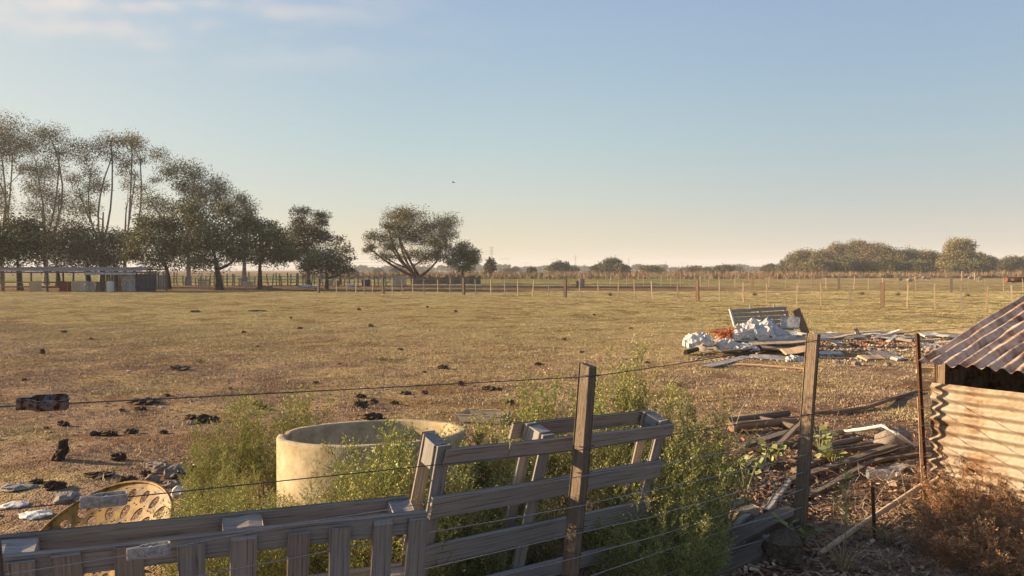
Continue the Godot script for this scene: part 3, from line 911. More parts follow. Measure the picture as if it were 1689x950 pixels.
func near_fence() -> void:
	var pa := at(929, 1030, 3.93)
	var pb := gp(1315, 893)
	var pc := gp(1530, 830)
	pa.y = gh(pa.x, pa.z)
	var t := thing("wire_fence", "near wire fence with thin wires and mismatched posts crossing the foreground", "fence", pb)
	var top := at(971, 602, 3.93)
	board(t, "post", pa - (top - pa).normalized() * 0.25, top, 0.07, 0.062, Vector3(0.75, 0, 0.66), M.post_wood, 0.004).set_meta("label", "square weathered wooden post standing before the pallet")
	var tb := at(1341, 550, pb.z * -1.0)
	board(t, "post", pb - Vector3(0, 0.2, 0), tb, 0.08, 0.045, Vector3(0.7, 0, 0.7), M.post_wood, 0.003).set_meta("label", "tall square wooden post lit golden on its left face")
	var tc := at(1513, 550, pc.z * -1.0)
	var m := MB.new()
	for q in [[0.0, 0.017, 0.004], [0.0, 0.004, 0.017]]:
		var x: Vector3 = Vector3(0.6, 0, 0.8) * q[1]
		var z: Vector3 = Vector3(0.8, 0, -0.6) * q[2]
		m.box((pc + tc) / 2 - pb - Vector3(0, 0.1, 0), x, (tc - pc) / 2 + Vector3(0, 0.1, 0), z)
	part(t, "iron_post", m.mesh(), M.iron).set_meta("label", "rusty iron angle post beside the tin shed")
	var stub := at(1516, 655, pc.z * -1.0 + 0.05)
	board(t, "stay", at(1526, 828, pc.z * -1.0 + 0.05), stub, 0.03, 0.04, Vector3(0.7, 0, 0.7), M.pale_wood)
	var p0 := Vector3(-3.0, 0, -1.85)
	var le := at(-26, 893, 2.2)
	board(t, "post", at(22, 985, 2.2) - Vector3(-0.02, 0.75, 0), le, 0.08, 0.06, Vector3(0.7, 0, 0.7), M.dark_wood).set_meta("label", "dark leaning post cut by the lower left corner")
	var pd := Vector3(5.6, 0, -8.3)
	board(t, "post", pd - Vector3(0, 0.2, 0), pd + Vector3(0, 1.35, 0), 0.09, 0.08, Vector3(1, 0, 0), M.post_wood)
	var hs := [[1.40, 1.285, 1.335, 1.33, 1.3], [1.05, 0.93, 0.85, 0.87, 0.9], [0.775, 0.8, 0.715, 0.74, 0.75], [0.64, 0.655, 0.59, 0.61, 0.62], [0.52, 0.52, 0.475, 0.49, 0.5], [0.4, 0.4, 0.365, 0.37, 0.38], [0.28, 0.28, 0.245, 0.25, 0.26], [0.14, 0.14, 0.12, 0.12, 0.13]]
	for k in hs.size():
		var pts := []
		var rad := []
		var anchor := []
		var h: Array = hs[k]
		var f := 0.052
		anchor.append(Vector3(p0.x, h[0], p0.z))
		anchor.append(pa.lerp(top, h[1] / top.y) + Vector3(0.02, 0, f))
		anchor.append(pb.lerp(tb, h[2] / tb.y) + Vector3(0, 0, 0.045))
		anchor.append(pc.lerp(tc, h[3] / tc.y) + Vector3(0, 0, 0.02))
		anchor.append(pd + Vector3(-0.05, h[4], 0.05))
		for i in 4:
			var a: Vector3 = anchor[i]
			var b: Vector3 = anchor[i + 1]
			a.y = h[i]
			b.y = h[i + 1]
			var sag := 0.006 if k == 0 else rng.randf_range(-0.012, 0.03)
			for j in (8 if i < 3 else 9):
				var q := j / 8.0
				var p := a.lerp(b, q) - Vector3(0, sag * 4 * q * (1 - q), 0)
				if k > 1 and j % 8 != 0:
					p += Vector3(0, rng.randfn(0, 0.004), rng.randfn(0, 0.004))
				pts.append(p - pb)
				rad.append(0.0024)
		var w := MB.new()
		w.tube(pts, rad, 5)
		part(t, "wire", w.mesh(), M.wire if k < 2 else M.bright_wire)
		for i in [1, 2, 3]:
			var ties := MB.new()
			var c: Vector3 = anchor[i] - pb
			var loop := []
			var rr := 0.048 if i < 3 else 0.024
			for q in 9:
				var a := TAU * q / 8
				loop.append(c + Vector3(cos(a) * rr, sin(a) * 0.006, -rr * 0.92 + sin(a) * rr))
			ties.tube(loop, [0.0018, 0.0018, 0.0018, 0.0018, 0.0018, 0.0018, 0.0018, 0.0018, 0.0018], 4)
			part(t, "tie_wire", ties.mesh(), M.wire)
		if k < 3:
			# strainers near the left end, on the wire itself
			var px: Array = [[24, 110], [128, 205], [205, 275]][k]
			var a0: Vector3 = anchor[0]
			var b0: Vector3 = anchor[1]
			var dirv := (b0 - a0)
			var flat := Vector3(dirv.x, 0, dirv.z)
			var sa := s_at(px[0], a0, flat)
			var sb := s_at(px[1], a0, flat)
			var qa := a0.lerp(b0, sa)
			var qb := a0.lerp(b0, sb)
			qa.y = lerpf(h[0], h[1], sa)
			qb.y = lerpf(h[0], h[1], sb)
			tensioner(t, qa, qb, [0.5, 0.12, 0.0][k], M.zinc if k == 0 else M.clean_zinc)
	# curled loose ends on the top wire
	var cu := MB.new()
	var c0 := at(1150, 592, 4.62)
	cu.tube([c0 - pb, at(1165, 585, 4.65) - pb, at(1182, 581, 4.7) - pb, at(1200, 581, 4.75) - pb, at(1222, 583, 4.78) - pb], [0.0022, 0.0022, 0.0022, 0.002, 0.0015], 4)
	cu.tube([c0 - pb, at(1175, 588, 4.66) - pb, at(1205, 590, 4.7) - pb], [0.0022, 0.002, 0.0015], 4)
	part(t, "loose_wire", cu.mesh(), M.wire)
	var nz := RandomNumberGenerator.new()
	nz.seed = 91
	for i in 16:      # slack tangled wire hanging between the posts
		var x := nz.randf_range(1225, 1510)
		var y := nz.randf_range(640, 850)
		var d := lerpf(4.95, 6.0, (x - 1225) / 285.0)
		var p := at(x, y, d)
		var pts := []
		for j in 7:
			pts.append(p - pb)
			p += Vector3(nz.randfn(0.0, 0.03), nz.randfn(-0.05, 0.03), nz.randfn(0, 0.03))
		var w := MB.new()
		w.tube(pts, [0.0018, 0.0018, 0.0018, 0.0018, 0.0018, 0.0018, 0.0018], 4)
		part(t, "loose_wire", w.mesh(), M.bright_wire)

func ring() -> void:
	var c := at(617, 722, 5.15)
	c.y = gh(c.x, c.z) - 0.03
	var prof := [[0.6, -0.1], [0.603, 0.3], [0.602, 0.75], [0.594, 0.762], [0.556, 0.762], [0.547, 0.752], [0.545, 0.3], [0.545, -0.1]]
	var nm := [[1, 0], [1, 0], [0.9, 0.44], [0.3, 0.95], [-0.3, 0.95], [-0.9, 0.44], [-1, 0], [-1, 0]]
	var m := MB.new()
	var seg := 72
	for i in seg:
		var a := TAU * i / seg
		for k in prof.size():
			var j := 0.004 * fine.get_noise_2d(cos(a) * 9 + k, sin(a) * 9)
			var chip := -0.018 * smoothstep(0.25, 0.4, fine.get_noise_2d(cos(a) * 4 + 40, sin(a) * 4)) if k > 1 and k < 6 else 0.0
			m.vert(Vector3(cos(a) * (prof[k][0] + j), prof[k][1] + j + chip, sin(a) * (prof[k][0] + j)), Vector3(cos(a) * nm[k][0], nm[k][1], sin(a) * nm[k][0]))
	var w := prof.size()
	for i in seg:
		for k in w - 1:
			var a := i * w + k
			var b := ((i + 1) % seg) * w + k
			m.face(a, b, b + 1)
			m.face(a, b + 1, a + 1)
	var o := solo("concrete_ring", "large pale concrete well ring standing among the green weeds", "concrete ring", m.mesh(), M.concrete, c)
	o.rotation = Vector3(-0.06, 0, 0.02)

func disc() -> void:
	var c := at(155, 897, 4.55)
	var m := MB.new()
	var P := func(r: float, a: float, th: float) -> Vector3: return Vector3(cos(a) * r, sin(a) * r, -0.075 * (1.0 - (r / 0.45) * (r / 0.45)) + th)
	var bands := [[0.02, 0.11, 6, false], [0.11, 0.21, 10, true], [0.21, 0.32, 16, true], [0.32, 0.42, 22, true], [0.42, 0.45, 40, false]]
	for b in bands:
		for k in b[2]:
			var a0: float = TAU * k / b[2]
			var a1: float = TAU * (k + 1) / b[2]
			var rim := []
			var hole := []
			for i in 16:
				var q := TAU * (i + 0.5) / 16
				var sx := clampf(cos(q) * 1.45, -1, 1)
				var sy := clampf(sin(q) * 1.45, -1, 1)
				rim.append(Vector2(lerpf(b[0], b[1], 0.5 + sx * 0.5), lerpf(a0, a1, 0.5 + sy * 0.5)))
				hole.append(Vector2(lerpf(b[0], b[1], 0.5 + cos(q) * 0.42), lerpf(a0, a1, 0.5 + sin(q) * 0.26)))
			for side in [0.004, -0.004]:
				var out := Vector3(0, 0, 1 if side > 0 else -1)
				for i in 16:
					var j := (i + 1) % 16
					if b[3]:
						m.quad(P.call(rim[i].x, rim[i].y, side), P.call(rim[j].x, rim[j].y, side), P.call(hole[j].x, hole[j].y, side), P.call(hole[i].x, hole[i].y, side), out)
					else:
						var mid := Vector2((b[0] + b[1]) / 2, (a0 + a1) / 2)
						m.tri(P.call(rim[i].x, rim[i].y, side), P.call(rim[j].x, rim[j].y, side), P.call(mid.x, mid.y, side), out)
			if b[3]:
				for i in 16:
					var j := (i + 1) % 16
					var mid: Vector3 = P.call((b[0] + b[1]) / 2, (a0 + a1) / 2, 0.0)
					var hp: Vector3 = P.call(hole[i].x, hole[i].y, 0.0)
					m.quad(P.call(hole[i].x, hole[i].y, 0.004), P.call(hole[j].x, hole[j].y, 0.004), P.call(hole[j].x, hole[j].y, -0.004), P.call(hole[i].x, hole[i].y, -0.004), mid - hp)
	var t := thing("perforated_disc", "round ochre dished disc with rings of oval slots leaning behind the left pallet", "disc", c)
	var x := Vector3(0.9, 0.38, -0.2).normalized()
	var z := Vector3(0.25, 0.35, 0.9)
	z = (z - x * z.dot(x)).normalized()
	# turned so that it is seen obliquely from above its lower edge
	z = z.rotated(x, -0.78)
	var xf := Transform3D(Basis(x, z.cross(x), z), Vector3.ZERO)
	part(t, "dish", m.mesh(), M.ochre, xf)
	var r := MB.new()
	var pts := []
	var rad := []
	for i in 49:
		var a := TAU * i / 48
		pts.append(Vector3(cos(a) * 0.455, sin(a) * 0.455, 0.004))
		rad.append(0.011)
	r.tube(pts, rad, 6, false)
	part(t, "rim", r.mesh(), M.ochre, xf)

func corrugated(o: Vector3, across: Vector3, ribs: Vector3, nrm: Vector3, wl: float, amp: float, bow := 0.01, seed_ := 1, lift := 0.0) -> ArrayMesh:
	var m := MB.new()
	var n := int(across.length() / wl * 10.0)
	var k := 12
	var ax := across.normalized()
	for i in n + 1:
		for j in k + 1:
			var f := float(i) / n
			var g := float(j) / k
			var ph := TAU * f * across.length() / wl
			var dent := bow * fine.get_noise_2d(f * 14.0 + seed_ * 31, g * 14.0)
			var p := o + across * f + (ribs + Vector3(0, lift * f, 0)) * g + nrm * (amp * cos(ph) + dent)
			m.vert(p, (nrm + ax * (amp * TAU / wl) * sin(ph)).normalized())
	for i in n:
		for j in k:
			var a := i * (k + 1) + j
			m.face(a, a + 1, a + k + 2)
			m.face(a, a + k + 2, a + k + 1)
	return m.mesh()

func shed() -> void:
	var c := gp(1534, 828)
	var a := Vector3(0.578, 0, 0.816)
	var inn := Vector3(0.816, 0, -0.578)
	var t := thing("tin_shed", "low rusty corrugated iron shed with a sloping roof at the right edge", "shed", c)
	var Z := Vector3.ZERO
	part(t, "wall_sheet", corrugated(Vector3(0, -0.02, 0), Vector3(0, 0.93, 0), a * 2.2, -inn, 0.082, 0.013, 0.045, 1), M.wall_sheet).set_meta("label", "pale front wall sheet with sideways ribs and rust stains")
	part(t, "side_sheet", corrugated(inn * 0.06 + Vector3(0, -0.02, 0), inn * 1.9, Vector3(0, 1.12, 0), -a, 0.1, 0.012, 0.02, 2, 0.48), M.wall_sheet)
	part(t, "side_sheet", corrugated(a * 2.18 + inn * 0.06 + Vector3(0, -0.02, 0), inn * 1.9, Vector3(0, 1.12, 0), a, 0.1, 0.012, 0.02, 3, 0.48), M.wall_sheet)
	part(t, "back_sheet", corrugated(inn * 2.0 + Vector3(0, -0.02, 0), a * 2.2, Vector3(0, 1.62, 0), inn, 0.1, 0.012, 0.02, 4), M.wall_sheet)
	var eave := at(1514, 597, 6.1) - c
	var up := (inn + Vector3(0, 0.262, 0))
	var rn := (Vector3(0, 1, 0) - inn * 0.262).normalized()
	part(t, "roof_sheet", corrugated(eave, a * 0.83, up * 2.35, rn, 0.1, 0.015, 0.02, 5), M.roof_sheet)
	part(t, "roof_sheet", corrugated(eave + a * 0.8 - up * 0.03 + rn * 0.006, a * 0.83, up * 2.38, rn, 0.1, 0.015, 0.02, 6), M.roof_sheet)
	part(t, "roof_sheet", corrugated(eave + a * 1.6 + rn * 0.001, a * 0.83, up * 2.35, rn, 0.1, 0.015, 0.02, 7), M.roof_sheet)
	for q in [[0.05, 0.07], [2.1, 0.07], [0.05, 1.9], [2.1, 1.9]]:
		var f: Vector3 = c + a * q[0] + inn * q[1]
		var hh: float = eave.y + (q[1] + 0.16) * 0.262 - 0.03
		board(t, "corner_post", f - Vector3(0, 0.1, 0), f + Vector3(0, hh - 0.05, 0), 0.07, 0.07, a, M.post_wood)
	var r0 := c + eave + up * 0.22 + a * 0.08 - rn * 0.045
	board(t, "purlin", r0, r0 + a * 2.2, 0.05, 0.05, rn, M.post_wood)
	board(t, "purlin", r0 + up * 1.8, r0 + up * 1.8 + a * 2.2, 0.05, 0.05, rn, M.post_wood)
	var b0 := at(1512, 609, 6.35)
	board(t, "beam_end", b0, at(1548, 611, 6.3), 0.05, 0.06, Vector3.UP, M.pale_wood)

# ---------------------------------------------------------------- weeds
func weed(called: String, label: String, h: float, stems: int, spread: float, ll: float, lw: float, branches: int, per: int, cols: Array, lmat: Material, group: String, stemcol: Color, drop := 0.0) -> Node3D:
	var t := thing(called, label, "weed", Vector3(0, -50, 0), group)
	var st := MB.new()
	var lf := MB.new()
	for i in stems:
		var a := rng.randf() * TAU
		var d := Vector3(cos(a), 0, sin(a))
		var hh := h * rng.randf_range(0.55, 1.0)
		var b := d * rng.randf() * spread * 0.25 - Vector3(0, 0.03, 0)
		var tip := b + Vector3(0, hh, 0) + d * spread * rng.randf_range(0.2, 1.0)
		var pts := bezier(b, b + Vector3(0, hh * 0.55, 0) + d * spread * 0.15, tip, 6)
		st.col = stemcol
		st.tube(pts, taper(0.0042, 0.001, 6), 4, false)
		for k in branches:
			var f := rng.randf_range(0.12, 1.0)
			var x := f * 6.0
			var p: Vector3 = pts[mini(int(x), 5)].lerp(pts[mini(int(x), 5) + 1], x - int(x))
			var ba := rng.randf() * TAU
			var bl := h * 0.26 * (1.08 - f * 0.8) * rng.randf_range(0.6, 1.3)
			var bd := Vector3(cos(ba), rng.randf_range(0.5, 1.3) - drop, sin(ba)).normalized() * bl
			st.tube([p, p + bd * 0.55, p + bd + Vector3(0, bl * 0.15, 0)], [0.0016, 0.0012, 0.0006], 3, false)
			var tone := rng.randf_range(0.8, 1.2)
			var kc: Color = cols[rng.randi() % cols.size()]
			for j in per:
				var q := rng.randf_range(0.05, 1.05)
				var al := (bd.normalized() * 0.6 + Vector3(rng.randfn(), rng.randfn() * 0.7 + 0.2, rng.randfn()) * 0.8).normalized()
				var sd := al.cross(Vector3(rng.randfn(), rng.randfn(), rng.randfn())).normalized()
				var z := rng.randf_range(0.6, 1.3)
				lf.col = kc * (tone * rng.randf_range(0.8, 1.2))
				lf.leaf(p + bd * q + Vector3(0, bl * 0.15 * q * q, 0), al * ll * z, sd * lw * z)
	part(t, "stem", st.mesh(), M.v)
	part(t, "foliage", lf.mesh(), lmat)
	return t

func weeds() -> void:
	var gcols := [Color(0.36, 0.36, 0.125), Color(0.31, 0.33, 0.11), Color(0.43, 0.39, 0.16), Color(0.26, 0.29, 0.11)]
	var protos := []
	var groups := ["left thicket weeds", "right thicket weeds", "weeds in front of the ring"]
	var labels := ["feathery yellow green weed in the thicket left of the concrete ring", "feathery green weed in the thicket behind the leaning pallet", "feathery green weed growing right before the concrete ring"]
	for i in 5:
		protos.append(weed("source", labels[0], 1.0, 9, 0.26, 0.016, 0.003, 32, 17, gcols, M.green, groups[0], Color(0.2, 0.19, 0.07)))
	# [x px, top py, distance, which thicket]
	var sp := []
	for a in [[320, 745, 5.9], [335, 715, 6.0], [355, 700, 6.1], [380, 680, 6.0], [405, 668, 6.2], [435, 655, 6.2], [470, 640, 6.0], [495, 660, 6.1], [520, 690, 6.0], [365, 735, 5.8], [450, 700, 5.9], [345, 790, 4.9], [385, 790, 4.9], [425, 800, 4.8], [455, 815, 4.6], [400, 805, 4.4], [350, 815, 4.3], [310, 815, 4.4], [435, 825, 4.3], [300, 835, 4.2], [370, 835, 4.0], [420, 835, 4.0], [465, 830, 4.1], [330, 850, 3.9], [325, 780, 5.2], [370, 770, 5.3], [410, 775, 5.2]]:
		sp.append([a[0], a[1], a[2], 0])
	for a in [[565, 790, 4.35], [590, 770, 4.4], [615, 750, 4.4], [640, 730, 4.4], [665, 720, 4.45], [625, 755, 4.2], [690, 735, 4.3], [650, 745, 4.25], [580, 830, 4.1], [530, 845, 4.1], [655, 780, 4.0], [500, 840, 4.15], [610, 810, 3.95], [710, 760, 4.2], [675, 760, 4.1], [600, 790, 4.25], [545, 815, 4.3], [635, 790, 3.9], [690, 800, 3.9]]:
		sp.append([a[0], a[1], a[2], 2])
	for a in [[735, 720, 5.2], [770, 705, 5.3], [800, 695, 5.4], [830, 690, 5.2], [850, 670, 5.6], [880, 645, 5.5], [905, 622, 5.6], [930, 650, 5.3], [950, 660, 5.8], [985, 640, 5.6], [1010, 610, 5.7], [1030, 575, 5.6], [1050, 625, 5.7], [1080, 640, 5.5], [1105, 650, 5.8], [1130, 655, 5.6], [1155, 665, 5.4], [1175, 690, 5.3], [1190, 720, 5.2], [760, 750, 4.6], [800, 740, 4.7], [840, 730, 4.8], [870, 715, 4.9], [1000, 690, 5.1], [1040, 680, 5.1], [1120, 700, 5.0], [1150, 730, 4.9], [1170, 760, 4.9], [1100, 760, 4.8], [1060, 740, 4.8], [1140, 800, 4.6], [1180, 810, 4.7], [1090, 820, 4.5], [1040, 800, 4.6], [980, 760, 4.8], [1000, 840, 4.45], [780, 800, 4.3], [850, 800, 4.5], [900, 790, 4.6], [1130, 850, 4.4], [740, 810, 4.2], [820, 850, 4.2], [1070, 870, 4.3], [1165, 860, 4.5]]:
		sp.append([a[0], a[1], a[2], 1])
	for i in sp.size():
		var a: Array = sp[i]
		var p := at(a[0], a[1], a[2])
		var h := p.y * (1.15 if a[3] == 2 else 1.08)
		var w := clampf(h, 0.55, 0.95) * rng.randf_range(0.95, 1.2)
		p.y = gh(p.x, p.z) - 0.01
		copy(protos[i % 5], "feathery_weed", p, rng.randf() * TAU, Vector3(w, h, w), labels[a[3]], groups[a[3]])
	for o in protos:
		o.free()
	# lone thin weed before the bamboo pole, dry russet weeds by the shed
	var w0 := weed("slender_weed", "thin single green weed stem in front of the bamboo pole", 0.62, 1, 0.03, 0.022, 0.003, 46, 10, gcols, M.green, "", Color(0.3, 0.25, 0.12))
	w0.position = gp(1396, 908)
	var rc := [Color(0.24, 0.115, 0.065), Color(0.27, 0.15, 0.08), Color(0.17, 0.09, 0.055), Color(0.32, 0.22, 0.12)]
	var pr := []
	for i in 3:
		pr.append(weed("source", "dry russet weed in the tangle below the shed wall", 0.42, 14, 0.32, 0.017, 0.0026, 24, 9, rc, M.dry, "dry russet weeds by the shed", Color(0.32, 0.19, 0.1), 0.3))
	for a in [[1560, 850], [1585, 842], [1610, 836], [1640, 838], [1668, 842], [1695, 850], [1575, 868], [1605, 862], [1635, 866], [1665, 870], [1690, 880], [1590, 890], [1625, 892], [1655, 898], [1685, 905], [1565, 905], [1600, 915], [1640, 922], [1680, 930], [1545, 880], [1540, 915], [1575, 935], [1620, 945], [1665, 955], [1705, 920]]:
		var s := rng.randf_range(0.6, 1.15)
		copy(pr[rng.randi() % 3], "dry_weed", gp(a[0], a[1], -0.01), rng.randf() * TAU, Vector3(s, s * rng.randf_range(0.7, 1.1), s))
	for o in pr:
		o.free()
	# broad-leaved pale plants in the debris
	for a in [[1230, 818, 0.3, "broad pale leafed weed between the scrap planks below the thicket"], [1274, 770, 0.3, "small broad leafed weed beside the crossed planks"], [1352, 752, 0.3, "grey green leafy weed just right of the tall wooden post"], [1210, 800, 0.22, "low pale leafed weed at the thicket's lower right edge"], [1312, 898, 0.2, "small dark leafed weed at the foot of the tall post"], [1375, 770, 0.2, "wilted leafy weed among planks near the post"]]:
		var t := thing("leafy_weed", a[3], "weed", gp(a[0], a[1], -0.01))
		var st := MB.new()
		var lf := MB.new()
		st.col = Color(0.25, 0.24, 0.12)
		for i in 9:
			var an := rng.randf() * TAU
			var d := Vector3(cos(an), 0, sin(an))
			var q := d * rng.randf_range(0.04, 0.14) + Vector3(0, a[2] * rng.randf_range(0.4, 1.0), 0)
			st.tube([Vector3.ZERO, q * 0.5 + Vector3(0, 0.02, 0), q], [0.004, 0.003, 0.002], 4, false)
			for j in 4:
				lf.col = Color(0.25, 0.27, 0.12) * rng.randf_range(0.6, 1.15)
				var al := (d + Vector3(rng.randfn(), rng.randfn() * 0.5, rng.randfn()) * 0.7).normalized()
				lf.leaf(q * rng.randf_range(0.6, 1.0), al * 0.085, al.cross(Vector3(rng.randfn(), 1, rng.randfn())).normalized() * 0.03)
		part(t, "stem", st.mesh(), M.v)
		part(t, "foliage", lf.mesh(), M.green)
	# coarse dry grass clumps by the shed and the post
	for a in [[1421, 487, "small dark scrub tuft right of the last thick far fence post"], [1481, 488, "small dry scrub tuft in the far paddock above the shed"], [1596, 489, "round scrub tuft in the far paddock near the right edge"], [1245, 488, "faint scrub tuft on the far paddock left of the heap's pallet"], [1007, 488, "low scrub tuft beyond the long fence in the middle"], [632, 593, "flat green grass tuft in the middle of the paddock"], [330, 599, "flat grass tuft left of the middle of the paddock"], [925, 700, "straw tuft at the back of the thicket"]]:
		var m := MB.new()
		var b := gp(a[0], a[1])
		var far_off: bool = a[1] < 500
		for i in 90:
			var an := rng.randf() * TAU
			var d := Vector3(cos(an), 0, sin(an))
			m.col = [Color(0.16, 0.14, 0.075), Color(0.24, 0.2, 0.1), Color(0.13, 0.13, 0.06)][rng.randi() % 3]
			var h := rng.randf_range(0.1, 0.32) if far_off else rng.randf_range(0.03, 0.09)
			m.leaf(d * rng.randf() * (0.14 if far_off else 0.28), (Vector3.UP + d * rng.randf()) * h, d.cross(Vector3.UP) * (0.012 if far_off else 0.005))
		solo("scrub_tuft", a[2], "grass", m.mesh(), M.dry, b)
	for a in [[1530, 885, "grey green grass clump at the foot of the iron post"], [1462, 893, "dry grass clump beside the short rusty stake"], [1600, 905, "pale dry grass clump lying in the russet weeds"], [1655, 915, "bent dry grass clump at the lower right edge"], [1390, 935, "green and straw grass clump below the bamboo pole"]]:
		var m := MB.new()
		for i in 46:
			var an := rng.randf() * TAU
			var d := Vector3(cos(an), 0, sin(an))
			var r := rng.randf_range(0.1, 0.3)
			m.col = [Color(0.4, 0.32, 0.17), Color(0.22, 0.22, 0.1), Color(0.34, 0.24, 0.12)][rng.randi() % 3] * rng.randf_range(0.7, 1.15)
			m.tube(bezier(d * 0.03 * rng.randf(), d * r * 0.4 + Vector3(0, r * 0.9, 0), d * r + Vector3(0, r * rng.randf_range(0.2, 0.9), 0), 4), [0.0022, 0.002, 0.0016, 0.001, 0.0004], 3, false)
		solo("grass_clump", a[2], "grass", m.mesh(), M.dry, gp(a[0], a[1], -0.01))

# ---------------------------------------------------------------- scrap wood, litter, rubbish heap
func rod(called: String, label: String, category: String, pts: Array, r: float, material: Material, seg := 7, r1 := -1.0, group := "") -> MeshInstance3D:
	var m := MB.new()
	var b: Vector3 = pts[0]
	var q := []
	for p in pts:
		q.append(p - b)
	m.tube(q, taper(r, r if r1 < 0 else r1, pts.size() - 1), seg, true, 0.05)
	return solo(called, label, category, m.mesh(), material, b, group)

func sack_mesh(r: Vector3, seed_: int) -> ArrayMesh:      # slumped, creased plastic cloth
	var nz := FastNoiseLite.new()
	nz.seed = seed_
	nz.frequency = 0.9
	nz.fractal_octaves = 2
	var cr := FastNoiseLite.new()
	cr.seed = seed_ + 5
	cr.frequency = 1.1
	cr.fractal_type = FastNoiseLite.FRACTAL_RIDGED
	cr.fractal_octaves = 2
	var m := MB.new()
	var res := 20
	var g := []
	for i in res + 1:
		var row := []
		for j in res + 1:
			var x := 2.0 * i / res - 1.0
			var z := 2.0 * j / res - 1.0
			var rr := minf(1.0, sqrt(x * x + z * z) * 0.8)
			var y := 0.85 * (1.0 - rr * rr) + 0.55 * nz.get_noise_2d(x * 1.6, z * 1.6) + 0.5 * cr.get_noise_2d(x * 1.5 + 3, z * 1.5) * (1.0 - rr * 0.4)
			row.append(Vector3((x + 0.25 * nz.get_noise_2d(z * 2.0, x * 2.0 + 9.0)) * r.x, y * r.y - 0.35 * r.y, (z + 0.25 * nz.get_noise_2d(z * 2.0 + 5.0, x * 2.0)) * r.z))
		g.append(row)
	for i in res:
		for j in res:
			m.quad(g[i][j], g[i + 1][j], g[i + 1][j + 1], g[i][j + 1], Vector3.UP)
	for i in res:                                           # hem that hangs down all round, so that it has depth
		for e in [0, res]:
			var dn := Vector3(0, -r.y * 0.55, 0)
			m.quad(g[i][e], g[i + 1][e], g[i + 1][e] + dn, g[i][e] + dn, Vector3(0, 0, -1 if e == 0 else 1))
			m.quad(g[e][i], g[e][i + 1], g[e][i + 1] + dn, g[e][i] + dn, Vector3(-1 if e == 0 else 1, 0, 0))
	return m.mesh()

